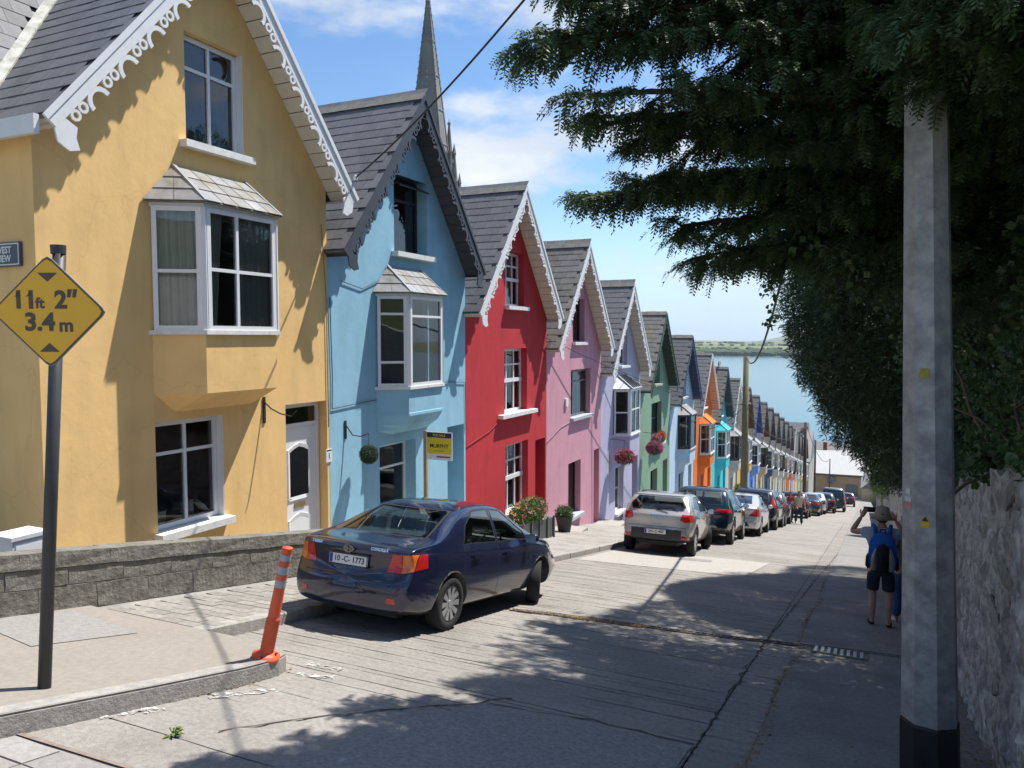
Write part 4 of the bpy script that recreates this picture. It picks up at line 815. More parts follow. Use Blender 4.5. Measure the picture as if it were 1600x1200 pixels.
for k in range(8):
    bm = blob(1, 60+k, 2, .10, (.024, .19, .085))
    for v in bm.verts:
        v.co.y = max(-.16-random.random()*.02, min(.16+random.random()*.02, v.co.y*1.25)); v.co.z = max(-.075, min(.075, v.co.z*1.3))
    me = bpy.data.meshes.new('stone'); bm.to_mesh(me); bm.free(); me.materials.append(stonem); sv.append(me)
z = .06; cnt = 0
while z < 2.08:
    rh = random.uniform(.13, .21); y = 4.2+random.random()*.2
    while y < 11.5 and cnt < 290:
        L = random.uniform(.14, .50)*(.7+.6*random.random()); o = link('stone', random.choice(sv), RW, (.014+random.uniform(-.010, .016), y+L/2-8, rz(y+L/2)-rz(8)+z+rh/2)); o.scale = (1, L/.36, rh/.165); o.rotation_euler = (-SA+random.uniform(-.35, .35), 0, random.uniform(-.03, .03)); y += L*random.uniform(.9, 1.5)+.02; cnt += 1
    z += rh+.015
yy = 3.5; cnt = 0
while yy < 30:
    L = random.uniform(.25, .5); o = link('coping_stone', random.choice(sv), RW, (.12, yy-8, rz(yy)-rz(8)+2.16)); o.scale = (4, L/.36, 1.1); o.rotation_euler = (-SA, 0, random.uniform(-.2, .2)); yy += L*.95

# ---------------------------------------------------------------- things on and by the fronts
ironm = mat('wrought_iron', (.03, .03, .032), .5)
br = thing('topiary_ball', 'round dark topiary ball hanging from a bracket on the blue house', 'hanging plant', (-8.05, 11.28, -.13))
r = np.random.default_rng(3); P, D = ball_pts(900, (0, 0, 0), (.14, .14, .14), r, .85); leaves_obj('foliage', mat('topiary_leaf', (.035, .06, .025), .7, var=.4), [scatter(P, D, np.full(900, .05), *SMALL, r)], br)
MB().tube([(-.29, -.28, .55), (-.2, -.2, .36), (-.1, -.1, .33), (0, 0, .38)], .012, 6).build('bracket', ironm, br); MB().tube([(0, 0, .38), (0, 0, .16)], .005, 4).build('chain', ironm, br); MB().box(-.298, -.28, -.31, -.26, .3, .62).build('bracket_plate', ironm, br)
wb = thing('wall_bracket', 'curled iron bracket beside the yellow house door', 'bracket', (FX, 9.0, .85)); MB().tube([(.02, 0, .12), (.10, .05, .02), (.22, .12, -.06), (.36, .2, -.10), (.42, .24, -.02)], .011, 6).build('arm', ironm, wb); MB().box(.002, .02, -.025, .025, -.2, .2).build('back_plate', ironm, wb)
fs = thing('for_sale_sign', 'yellow and black for sale board on a wooden post before the blue house', 'sign', (-7.92, 13.0, rz(13)+.12))
MB().box(-.035, .035, -.03, .03, 0, 2.36).build('post', mat('sign_post_wood', (.40, .27, .14), .8, var=.2), fs)
zb0 = 1.80; MB().box(.04, .62, -.035, -.02, zb0, zb0+.55).build('board', white, fs); MB().box(.055, .605, -.038, -.0355, zb0+.44, zb0+.535).build('header', mat('header_black', (.03, .03, .05), .5), fs); MB().box(.055, .605, -.038, -.0355, zb0+.12, zb0+.432).build('panel', mat('sale_yellow', (.72, .55, .02), .5), fs)
text_on('lettering', 'FOR SALE', .065, mat('sale_yellow', (.72, .55, .02)), fs, (.33, -.039, zb0+.487), (1, 0, 0), (0, 0, 1), .0005, .001); text_on('lettering', 'MURPHY', .112, blackm, fs, (.33, -.039, zb0+.275), (1, 0, 0), (0, 0, 1), .0005, .002, 1.0, .95)
text_on('lettering', 'AUCTIONEERS', .035, blackm, fs, (.33, -.039, zb0+.18), (1, 0, 0), (0, 0, 1), .0005); text_on('lettering', '021 4811 1111', .05, blackm, fs, (.42, -.0365, zb0+.065), (1, 0, 0), (0, 0, 1), .0005) if False else None
MB().box(.27, .58, -.0375, -.0353, zb0+.05, zb0+.08).build('contact_line', mat('print_red', (.3, .05, .12), .6), fs)
hn = MB().box(.003, .02, 2.44-.03-.06, 2.44-.03+.09, 1.30, 1.52).build('number_plate', white, H1); MB().box(.0205, .022, 2.36, 2.49, 1.49, 1.51).build('plate_border', blackm, H1); text_on('number', '1', .14, blackm, H1, (.0225, 2.425, 1.40), (0, 1, 0), (0, 0, 1), .0005, .002)
MB().box(-.70, -.688, 1.93, 2.03, 1.55, 1.72).build('number_plate', white, H3); text_on('number', '3', .12, blackm, H3, (-.686, 1.98, 1.635), (0, 1, 0), (0, 0, 1), .0005, .002)
MB().box(.003, .06, -.98, -.80, 4.0, 4.24).build('alarm_box', upvc, H4)
for H_, pts in ((H1, [(.02, 2.30, 5.3), (.02, 2.40, 4.2), (.02, 2.42, 1.9)]), (H2, [(.02, -2.40, 3.1), (.02, -1.6, 3.14), (.03, -1.1, 3.16)]), (H2, [(.02, .98, 3.30), (.02, 1.6, 3.36), (.02, 2.40, 3.30), (.02, 2.42, 2.2)]), (H2, [(.02, -2.1, 5.3), (.02, -1.5, 5.2), (.02, -.5, 5.55)]), (H2, [(.02, -2.42, 5.0), (.02, -2.38, 3.6), (.02, -2.4, 3.1)]), (H3, [(.02, -2.4, 2.72), (.02, -1.2, 2.95), (.02, -.8, 3.1)]), (H4, [(.02, -2.4, 3.1), (.02, -1.3, 3.42), (.02, -.5, 3.5)]), (H4, [(.02, 1.5, 3.5), (.02, 1.55, 2.3), (.02, 1.62, -.3)])):
    MB().tube(pts, .008, 5).build('wall_cable', wirem if H_ in (H2,) else mat('cable_red' if H_ is H3 else 'cable_pink' if H_ is H4 else 'cable_ochre', (.32, .04, .045) if H_ is H3 else (.42, .24, .28) if H_ is H4 else (.3, .2, .08), .7), H_)
# planters and baskets
pl = thing('planter_box', 'grey wooden planter box of pink and yellow flowers before the red house', 'planter', (-7.55, 17.3, rz(17.3)+.12)); pbm = mat('planter_paint', (.085, .095, .09), .7, var=.2)
MB().obox((-.25, -1.0, .9*S-.1), (.5, 0, 0), (0, 2.0, -2.0*S*.6), (0, 0, .5)).build('box', pbm, pl)
for yy in (-1.0, -.5, 0, .5, .93): MB().box(.255, .285, yy, yy+.07, -.25-.1*yy, .5-.11*yy).build('slat', pbm, pl)
flowers(pl, (0, -.1, .66), (.32, .9, .32), 1900, 200, [(.75, .35, .38), (.72, .66, .5), (.80, .42, .05), (.7, .15, .2)], 31, .09, .05)
pp = thing('flower_pot', 'dark round plant pot beside the red house door', 'plant pot', (-7.72, 20.15, rz(20.15)+.12)); MB().lathe([(.001, 0), (.17, 0), (.24, .42), (.26, .42), (.26, .47), (.22, .47), (.20, .42), (.001, .41)], 16).build('pot', mat('pot_dark', (.05, .05, .052), .6), pp, smooth=False); flowers(pp, (0, 0, .55), (.25, .25, .18), 500, 20, [(.7, .7, .6)], 32, .08, .03)
st = thing('door_step', 'concrete step wedge at the pink house wall', 'step', (FX+.02, 20.9, rz(20.9)+.12)); MB().add([(0, -.8, 0), (.9, -.8, 0), (.9, .5, -.25), (0, .5, -.25), (0, -.8, .03), (.9, -.8, .02), (.9, .45, .03), (0, .45, .03)], [(0, 3, 2, 1), (4, 5, 6, 7), (0, 1, 5, 4), (1, 2, 6, 5), (2, 3, 7, 6), (3, 0, 4, 7)]).build('slab', pale, st)
st = thing('door_step', 'concrete step wedge before the pink house door', 'step', (FX+.02, 24.8, rz(24.8)+.12)); MB().add([(0, -.6, 0), (.9, -.6, 0), (.9, .6, -.25), (0, .6, -.25), (0, -.6, .05), (.9, -.6, .04), (.9, .55, .03), (0, .55, .03)], [(0, 3, 2, 1), (4, 5, 6, 7), (0, 1, 5, 4), (1, 2, 6, 5), (2, 3, 7, 6), (3, 0, 4, 7)]).build('slab', pale, st)
def basket(label, x, y, z, sd_, cols, rad=(.33, .34, .26)):
    b = thing('hanging_basket', label, 'hanging basket', (x, y, z)); flowers(b, (0, 0, 0), rad, 800, 420, cols, sd_, .08, .055); MB().lathe([(.2, .02), (.17, -.12), (.08, -.22), (.001, -.24)], 12).build('basket', mat('coir', (.12, .08, .05), .9), b)
    for a in (0, 2.1, 4.2): MB().tube([(.2*cos(a), .2*sin(a), 0), (0, 0, .6)], .004, 4).build('chain', ironm, b)
    MB().tube([(0, 0, .6), (FX-x+.01, 0, .62)], .012, 5).build('bracket', ironm, b); return b
basket('full hanging basket of magenta and pink flowers on the lilac house', -7.80, 26.35, -2.30, 41, [(.50, .05, .16), (.62, .12, .25), (.6, .3, .4), (.4, .03, .08)])
basket('hanging basket of pink flowers at the corner of the green house', -7.85, 30.75, -2.55, 42, [(.45, .08, .22), (.6, .2, .35)], (.32, .36, .26))
for u_, lab, cols, sd_ in ((-.35, 'trailing pink flowers in a trough on the green house window sill', [(.5, .1, .25), (.6, .3, .4)], 43), (.55, 'orange red geraniums in a trough on the green house window sill', [(.75, .12, .03), (.7, .2, .05)], 44)):
    t = thing('window_trough', lab, 'window box', (FX+.12, CC[5]+u_, rz(CC[5])+3.33)); MB().box(-.09, .09, -.38, .38, 0, .16).build('trough', blackm, t); flowers(t, (.02, 0, .26), (.16, .40, .2), 350, 160, cols, sd_, .07, .05)
for (x, y, lab, sd_) in ((-7.85, 28.3, 'low bushy plants in a dark trough before the lilac house', 51), (-7.4, 50.3, 'leafy green shrub in a pot before the turquoise house', 52)):
    t = thing('plant_trough', lab, 'planter', (x, y, rz(y)+.12)); MB().box(-.2, .2, -.55, .55, -.1, .32).build('trough', pbm, t); flowers(t, (0, 0, .5 if sd_ == 51 else .95), (.3, .6, .3 if sd_ == 51 else .75), 700, 30, [(.6, .35, .2)], sd_, .12, .04)
sh = thing('bird', 'black crow perched on the ridge of the turquoise house', 'bird', (FX-.1, CC[8], rz(CC[8])+VA+.04)); crowm = mat('crow_black', (.012, .012, .015), .5)
bm = bmesh.new(); bmesh.ops.create_icosphere(bm, subdivisions=3, radius=1)
for v in bm.verts:
    x, y, z = v.co; k = 1-.45*max(0, -y); v.co = Vector((x*.085*k, y*.2-(.08 if y < -.6 else 0)*(-y), z*.085*k+.17+.10*y))
    if y > .55: v.co += Vector((0, .02, .05))
me = bpy.data.meshes.new('body'); bm.to_mesh(me); bm.free(); me.materials.append(crowm); me.polygons.foreach_set('use_smooth', [True]*len(me.polygons)); link('body', me, sh)
MB().prism([(-.02, .17, .33), (.02, .17, .33), (0, .27, .315)], (0, 0, .02)).build('beak', crowm, sh)
MB().add([(-.03, -.18, .10), (.03, -.18, .10), (.045, -.36, .04), (-.045, -.36, .04)], [(0, 1, 2, 3)]).build('tail', crowm, sh)
for s_ in (-.03, .03): MB().tube([(s_, 0, .12), (s_, .01, 0)], .008, 4).build('leg', crowm, sh)
# ---------------------------------------------------------------- cars
def paint(name, c, metal=.35, rough=.28, coat=1.0): return mat(name, c, rough, metal=metal, var=.03, scale=3, coat=coat, spec=.5)
tyrem = mat('tyre_rubber', (.022, .022, .023), .85, var=.15, scale=20); rimm = mat('rim_silver', (.45, .46, .47), .35, metal=.6, var=.1); rimd = mat('rim_dark', (.10, .10, .11), .4, metal=.5)
cglass = glassmat('car_glass', (.72, .79, .76), .35); cglass_dk = glassmat('car_glass_dark', (.06, .07, .08), .5)
redl = mat('tail_light_red', (.50, .012, .012), .12, var=.25, scale=25, coat=1); amb = mat('indicator_amber', (.66, .15, .015), .15, var=.2, scale=25, coat=1); clearl = mat('lamp_clear', (.6, .6, .6), .12, var=.1, coat=1)
seatm = mat('seat_cloth', (.14, .14, .145), .9, var=.1); platem = mat('number_plate_white', (.68, .68, .66), .5, var=.05); eub = mat('plate_blue_band', (.02, .05, .32), .5); chrome = mat('chrome', (.62, .63, .65), .12, metal=1, var=0); plasticg = mat('cladding_grey', (.045, .046, .048), .7, var=.1); silverp = mat('skid_silver', (.36, .36, .36), .45, metal=.4)
def interp(tab, y):
    Y = [a for a, b in tab]; return float(np.interp(y, Y, [b for a, b in tab]))
def smooth_tab(tab, n=60, k=3):
    ys = np.linspace(tab[0][0], tab[-1][0], n); z = np.interp(ys, [a for a, b in tab], [b for a, b in tab])
    for _ in range(k): z[1:-1] = .25*z[:-2]+.5*z[1:-1]+.25*z[2:]
    return list(zip(ys, z))
def inside(p, poly):
    x, y = p; c = False; n = len(poly)
    for i in range(n):
        (xa, ya), (xb, yb) = poly[i], poly[i-1]
        if (ya > y) != (yb > y) and x < (xb-xa)*(y-ya)/(yb-ya)+xa: c = not c
    return c
def wheel(parent, x, y, r, wd_, side, rim, steer=0, spokes=10):
    w_ = bpy.data.objects.new('wheel', None); COL.objects.link(w_); w_.parent = parent; w_.location = (x, y, r); w_.rotation_euler = (0, 0, steer)
    h = wd_/2; ri = r*.66
    MB().lathe([(ri, -h*.9), (r*.80, -h), (r*.94, -h*.96), (r, -h*.72), (r, h*.72), (r*.94, h*.96), (r*.80, h), (ri, h*.9), (ri, -h*.9)], 32, axis='x').build('tyre', tyrem, w_, smooth=True)
    s = side; mb = MB().lathe([(ri, s*h*.88), (ri*.95, s*h*.95), (ri*.90, s*h*.75), (ri*.3, s*h*.55), (.001, s*h*.55)], 28, axis='x')
    mb2 = MB()
    for k in range(spokes):
        a = 2*pi*k/spokes; d = Vector((0, cos(a), sin(a))); t = Vector((0, -sin(a), cos(a))); p0 = d*ri*.2; p1 = d*ri*.93
        mb2.add([p0+t*.018+Vector((s*h*.85, 0, 0)), p0-t*.018+Vector((s*h*.85, 0, 0)), p1-t*ri*.16+Vector((s*h*.93, 0, 0)), p1+t*ri*.16+Vector((s*h*.93, 0, 0)), p0+t*.018+Vector((s*h*.5, 0, 0)), p0-t*.018+Vector((s*h*.5, 0, 0)), p1-t*ri*.16+Vector((s*h*.6, 0, 0)), p1+t*ri*.16+Vector((s*h*.6, 0, 0))], [(0, 1, 2, 3), (0, 4, 5, 1), (1, 5, 6, 2), (2, 6, 7, 3), (3, 7, 4, 0)])
    mb2.lathe([(ri*.22, s*h*.5), (ri*.22, s*h*.9), (.001, s*h*.92)], 14, axis='x')
    rm = mb.build('rim', rimd, w_, smooth=True); mb2.build('hubcap', rim, w_); return w_
def car(name, label, x, y, sp, body, yaw=0, scale=1, cat='car', glassm=None, plate=None, badge=None, rim=None, steer=0, simple=False):
    """x,y: ground point midway between the rear wheels; local +y is forward (downhill)"""
    C = thing(name, label, cat, (x, y, rz(y)), (-SA, 0, yaw), group='cars parked along the left kerb' if x < -2 else None); C.scale = (scale,)*3; gl = glassm or cglass
    ro, wb, fo, W, rw = sp['ro'], sp['wb'], sp['fo'], sp['W'], sp['rw']; top = smooth_tab(sp['top'], 70, 2); belt = sp['belt']; bot = sp['bot']
    y0, y1 = -ro, wb+fo; st = sorted(set([round(v, 3) for v in list(np.linspace(y0+.12, y1-.12, 26))]+[y0, y0+.02, y0+.06, y1-.06, y1-.02, y1])); rings = []
    tb = sp.get('tumble', .42)
    def section(yy):
        zt = interp(top, yy); zb_ = interp(bot, yy); zl = min(interp(belt, yy), zt-.015); e = max(0, 1-(yy-y0)/.55); g = max(0, 1-(y1-yy)/.8); hw = W/2*(1-.09*e*e-.13*g*g)
        gh = zt-zl; inset = tb*max(0, gh-.03); k = min(1, gh/.25); ed = max(.3*hw, .945*hw-inset)
        half = [(0, zb_), (.5*hw, zb_), (.86*hw, zb_+.01), (.95*hw, zb_+.07), (.985*hw, zb_+.20), (1.0*hw, zb_+.5*(zl-zb_)), (.99*hw, zl-.14), (.975*hw, zl-.05), (.945*hw, zl)]
        half += [(.945*hw-(.945*hw-ed)*.5+.012*k, zl+(gh-.06*k)*.52), (ed, zt-.065*k), (ed-.05*k-.02, zt-.022*k), (.55*ed, zt-.004*k), (0, zt)]
        return half
    for yy in st:
        h_ = section(yy); rings.append([(px, yy, pz) for px, pz in h_]+[(-px, yy, pz) for px, pz in h_[-2:0:-1]])
    n = len(rings[0]); V = [p for r_ in rings for p in r_]; F = [(i*n+k, i*n+(k+1) % n, (i+1)*n+(k+1) % n, (i+1)*n+k) for i in range(len(rings)-1) for k in range(n)]
    for end in (0, -1):
        base = 0 if end == 0 else (len(rings)-1)*n; R0 = rings[end]; cz = (R0[0][2]+max(p[2] for p in R0))/2; prev = base
        for s_ in (.86, .55, .2):
            o = len(V); V += [(p[0]*s_, p[1], cz+(p[2]-cz)*s_) for p in R0]
            F += [((prev+k, o+k, o+(k+1) % n, prev+(k+1) % n) if end == 0 else (prev+k, prev+(k+1) % n, o+(k+1) % n, o+k)) for k in range(n)]; prev = o
        F.append(tuple(prev+k for k in range(n)))
    rp, fp = sp['rear'], sp['front']
    def warp(p):
        px, py, pz = p; a = max(0, 1-(py-y0)/.7); b = max(0, 1-(y1-py)/.9); py += a*(interp(rp, pz)+.16*(abs(px)/(W/2))**2.6)-b*(interp(fp, pz)*-1+.26*(abs(px)/(W/2))**2.4); return (px, py, pz)
    me = bpy.data.meshes.new('b'); me.from_pydata([warp(p) for p in V], [], F); bm = bmesh.new(); bm.from_mesh(me); bmesh.ops.recalc_face_normals(bm, faces=bm.faces); bm.to_mesh(me); bm.free()
    o = bpy.data.objects.new('b', me); COL.objects.link(o); md = o.modifiers.new('s', 'SUBSURF'); md.levels = 1 if simple else sp.get('lev', 1); md.render_levels = md.levels
    cut = []
    for yy in (0, wb):
        for s_ in (-1, 1):
            cmb = MB(); nn = 28; R = rw*1.0+sp.get('gap', .05)
            ring = [(yy+R*cos(2*pi*k/nn), rw+.01+R*sin(2*pi*k/nn)) for k in range(nn)]
            xa, xb = s_*W*.27, s_*W*.6; cmb.add([(xa, a, b) for a, b in ring]+[(xb, a, b) for a, b in ring], [tuple(range(nn))[::-1], tuple(range(nn, 2*nn))]+[(k, (k+1) % nn, nn+(k+1) % nn, nn+k) for k in range(nn)])
            co = cmb.build('c', blackm); cut.append(co); bo2 = o.modifiers.new('w', 'BOOLEAN'); bo2.operation = 'DIFFERENCE'; bo2.object = co; bo2.solver = 'EXACT'
    me2 = evalmesh(o, 'body'); bpy.data.objects.remove(o); bpy.data.meshes.remove(me)
    for c_ in cut: bpy.data.objects.remove(c_)
    bm = bmesh.new(); bm.from_mesh(me2); bm.normal_update()
    lay = bm.faces.layers.int.new('reg')
    def cutpoly(poly, axes, sel):
        """slice faces accepted by sel along each edge of poly (given in the two axes)"""
        nn = len(poly)
        for i in range(nn):
            a, b = poly[i], poly[(i+1) % nn]; d = (b[0]-a[0], b[1]-a[1]); co = [0, 0, 0]; no = [0, 0, 0]; co[axes[0]], co[axes[1]] = a; no[axes[0]], no[axes[1]] = -d[1], d[0]
            fs = [f for f in bm.faces if sel(f)]; ge = list({v for f in fs for v in f.verts})+list({e for f in fs for e in f.edges})+fs
            bmesh.ops.bisect_plane(bm, geom=ge, plane_co=co, plane_no=no, dist=1e-5)
    def grow(poly, g):
        cx = sum(p[0] for p in poly)/len(poly); cy_ = sum(p[1] for p in poly)/len(poly); out_ = []
        for px, py in poly: d = hypot(px-cx, py-cy_); out_.append((px+(px-cx)/d*g, py+(py-cy_)/d*g))
        return out_
    R_ = 1
    regs = {}
    def region(poly, axes, cond, kind, trim=.022, both=False):
        nonlocal R_
        for sgn in ((1, -1) if both else (1,)):
            pl = [((px*sgn if axes[0] == 0 else px), py) for px, py in poly]
            a0, a1 = min(p[0] for p in pl)-.15, max(p[0] for p in pl)+.15; b0, b1 = min(p[1] for p in pl)-.12, max(p[1] for p in pl)+.12
            def near(f):
                c = f.calc_center_median(); return cond(f, c, sgn) and a0 < c[axes[0]] < a1 and b0 < c[axes[1]] < b1
            gp = grow(pl, trim) if trim else None
            if gp: cutpoly(gp, axes, near)
            cutpoly(pl, axes, near); k = R_; R_ += 1; regs[k] = kind
            for f in bm.faces:
                if near(f):
                    c = f.calc_center_median(); q = (c[axes[0]], c[axes[1]])
                    if inside(q, pl): f[lay] = k
                    elif gp and f[lay] == 0 and inside(q, gp): f[lay] = -1
    side = lambda f, c, s: abs(f.normal.x) > .45 and abs(c.x) > W*.22
    rear = lambda f, c, s: f.normal.y < -.08 and c.y < sp.get('rear_lim', 1.2)
    frnt = lambda f, c, s: f.normal.y > .1 and c.y > wb*.4
    for poly in sp['side_win']:
        for q in (1, -1): region(poly, (1, 2), lambda f, c, s, q=q: abs(f.normal.x) > .45 and c.x*q > W*.22, ('side_window', gl), sp.get('trim', .022))
    region(sp['rear_win'], (0, 2), rear, ('rear_window', gl), .03); region(sp['wind'], (0, 2), frnt, ('windscreen', gl), .03)
    wl_ = y0+sp.get('wrap', .36); fs = [f for f in bm.faces if f.calc_center_median().y < wl_+.2]; bmesh.ops.bisect_plane(bm, geom=list({v for f in fs for v in f.verts})+list({e for f in fs for e in f.edges})+fs, plane_co=(0, wl_, 0), plane_no=(0, 1, 0), dist=1e-5)
    wrap = lambda f, c, s: c.y < wl_ and c.x*s > 0 and (f.normal.y < -.05 or abs(f.normal.x) > .4)
    for poly, mm, nm in sp['lights']: region(poly, (0, 2), wrap, (nm, mm), .006, both=True)
    for poly, mm, nm in sp.get('low', ()): region(poly, (0, 2), lambda f, c, s: c.y < .2 and f.normal.y < -.1, (nm, mm), 0)
    head = lambda f, c, s: c.y > wb+.1 and c.x*s > 0
    region(sp['head'], (0, 2), head, ('headlight', clearl), .006, both=True)
    def seam(axis, val, lim, cond, wd_=.005):
        for q in (val-wd_, val+wd_):
            co = [0, 0, 0]; no = [0, 0, 0]; co[axis] = q; no[axis] = 1; fs = [f for f in bm.faces if cond(f, f.calc_center_median())]; ge = list({v for f in fs for v in f.verts})+list({e for f in fs for e in f.edges})+fs; bmesh.ops.bisect_plane(bm, geom=ge, plane_co=co, plane_no=no, dist=1e-5)
        for f in bm.faces:
            c = f.calc_center_median()
            if abs(c[axis]-val) < wd_ and cond(f, c) and f[lay] == 0: f[lay] = -2
    if not simple:
        for yv, za, zb_ in sp['seams']: seam(1, yv, None, lambda f, c: abs(f.normal.x) > .5 and za < c.z < zb_)
        for zv, xa in sp.get('hseams', ()): seam(2, zv, None, lambda f, c: f.normal.y < -.3 and c.y < .1 and abs(c.x) < xa)
    clad = sp.get('clad')
    for f in bm.faces:
        c = f.calc_center_median(); f.smooth = True
        if f[lay] in (-1, -2): f.material_index = 1
        elif f[lay] == 0:
            arch = any(abs(hypot(v.co.y-yy, v.co.z-rw-.01)-(rw+sp.get('gap', .05))) < .004 for yy in (0, wb) for v in [f.verts[0]]) and all(min(abs(hypot(v.co.y-yy, v.co.z-rw-.01)-(rw+sp.get('gap', .05))) for yy in (0, wb)) < .006 for v in f.verts)
            if arch or (f.normal.z < -.7 and c.z < .45): f.material_index = 1
            elif abs(abs(c.x)-W*.27) < .004 and abs(f.normal.x) > .9: f.material_index = 1
            elif clad and (c.z < clad(c) or min(hypot(c.y-yy, c.z-rw-.01) for yy in (0, wb)) < rw+.11): f.material_index = 2
    for k, (nm, mm) in regs.items():
        fs = [f for f in bm.faces if f[lay] == k]
        if not fs: continue
        vm = {}; vs = []; fl = []
        for f in fs:
            for v in f.verts:
                if v not in vm: vm[v] = len(vs); vs.append(v.co+(v.normal*.004 if 'light' in nm or nm == 'reflector' else v.normal*-.006))
            fl.append(tuple(vm[v] for v in f.verts))
        m_ = bpy.data.meshes.new(nm); m_.from_pydata([tuple(v) for v in vs], [], fl); m_.materials.append(mm); m_.polygons.foreach_set('use_smooth', [True]*len(fl)); link(nm, m_, C)
    bmesh.ops.delete(bm, geom=[f for f in bm.faces if f[lay] > 0], context='FACES'); me2.materials.clear()
    for mm in (body, blackm, plasticg): me2.materials.append(mm)
    bm.to_mesh(me2); bm.free()
    link('body', me2, C)
    for yy, stw in ((0, 0), (wb, steer)):
        for s_ in (-1, 1): wheel(C, s_*(W/2-.115), yy, rw, .2, s_, rim or rimm, stw if yy else 0)
    MB().box(-W*.27, W*.27, -ro+.35, wb+fo-.4, sp['bot'][2][1]-.03, sp['bot'][2][1]+.12).build('underbody', blackm, C)
    zs = sp.get('seatz', .35)
    if not simple:
        for s_ in (-.36, .36):
            for yy, nm in ((wb*.50, 'seat'), (wb*.16, 'rear_seat')):
                sb_ = MB().box(s_-.23, s_+.23, yy-.1, yy+.42, zs, zs+.2).add([(s_+a, yy+b, zs+c) for a, b, c in ((-.22, -.05, .1), (.22, -.05, .1), (.2, -.22, .66), (-.2, -.22, .66), (-.22, -.2, .1), (.22, -.2, .1), (.18, -.3, .66), (-.18, -.3, .66))], [(0, 1, 2, 3), (4, 7, 6, 5), (0, 3, 7, 4), (1, 5, 6, 2), (3, 2, 6, 7)]).build(nm, seatm, C)
                MB().box(s_-.12, s_+.12, yy-.31, yy-.22, zs+.68, zs+.88).build('headrest', seatm, sb_)
        MB().box(-W*.38, W*.38, wb*.80, wb*.98, zs+.15, sp['belt'][2][1]-.03).build('dashboard', seatm, C); MB().lathe([(.17, -.01), (.185, 0), (.17, .01), (.155, 0), (.17, -.01)], 16, (.36, wb*.74, zs+.5), axis='y').build('steering_wheel', blackm, C)
        MB().box(-W*.37, W*.37, -.32, wb*.06, sp['belt'][1][1]-.10, sp['belt'][1][1]-.07).build('parcel_shelf', seatm, C)
    for s_ in (-1, 1):
        ym = sp['mirror_y']; zm = interp(belt, ym); mm_ = blob(1, 4, 2, 0, (.10, .06, .075)); m3 = bpy.data.meshes.new('mirror'); mm_.transform(Matrix.Translation((s_*(W/2+.08), ym, zm+.06))); mm_.to_mesh(m3); mm_.free(); m3.materials.append(sp.get('mirror_m') or body); m3.polygons.foreach_set('use_smooth', [True]*len(m3.polygons)); mi = link('mirror', m3, C)
        MB().box(min(s_*(W/2-.06), s_*(W/2+.05)), max(s_*(W/2-.06), s_*(W/2+.05)), ym-.02, ym+.03, zm, zm+.035).build('mirror_stalk', blackm, mi); MB().box(s_*(W/2+.08)-.075, s_*(W/2+.08)+.075, ym-.066, ym-.058, zm+.005, zm+.115).build('mirror_glass', chrome, mi)
        if not simple:
            for yh in sp['handles']: MB().box(min(s_*(W/2-.01), s_*(W/2+.025)), max(s_*(W/2-.01), s_*(W/2+.025)), yh-.09, yh+.09, interp(belt, yh)-.135, interp(belt, yh)-.10).build('door_handle', sp.get('handle_m') or body, C)
    if plate:
        pz, py = sp['plate']; yb = -ro+interp(rp, pz)-.035
        p_ = MB().box(-.26, .26, yb-.006, yb+.03, pz-.055, pz+.055).build('number_plate', platem, C)
        MB().box(-.255, -.212, yb-.0075, yb-.0062, pz-.05, pz+.05).build('plate_band', eub, p_); text_on('plate_number', plate, .092, blackm, p_, (.022, yb-.008, pz), (1, 0, 0), (0, 0, 1), .0008, .0012, 1.0, .95)
        for q in ((-.275, .275, pz-.07, pz-.055), (-.275, .275, pz+.055, pz+.07)): MB().box(q[0], q[1], yb-.008, yb+.03, q[2], q[3]).build('plate_holder', blackm, p_)
    if badge:
        for kind, txt, bx_, bz, s_ in badge:
            yb = -ro+interp(rp, bz)+.16*(abs(bx_)/(W/2))**2.6-.030
            if kind == 'text': text_on('badge_lettering', txt, s_, chrome, C, (bx_, yb+.006, bz), (1, 0, 0), (0, .12, 1), .006, .0015, 1.15)
            else:
                for rx, rz_, cz in ((.062, .042, 0), (.024, .040, 0), (.045, .017, .017)):
                    mb = MB(); nn = 24; t_ = .0055
                    for a in range(nn):
                        g, h2 = 2*pi*a/nn, 2*pi*(a+1)/nn; mb.add([(bx_+(rx+q)*cos(z_), yb+w_, bz+cz+(rz_+q)*sin(z_)) for w_ in (0, .02) for q, z_ in ((-t_, g), (t_, g), (t_, h2), (-t_, h2))], [(0, 1, 2, 3), (4, 7, 6, 5), (0, 4, 5, 1), (2, 6, 7, 3)])
                    mb.build('badge', chrome, C)
    return C
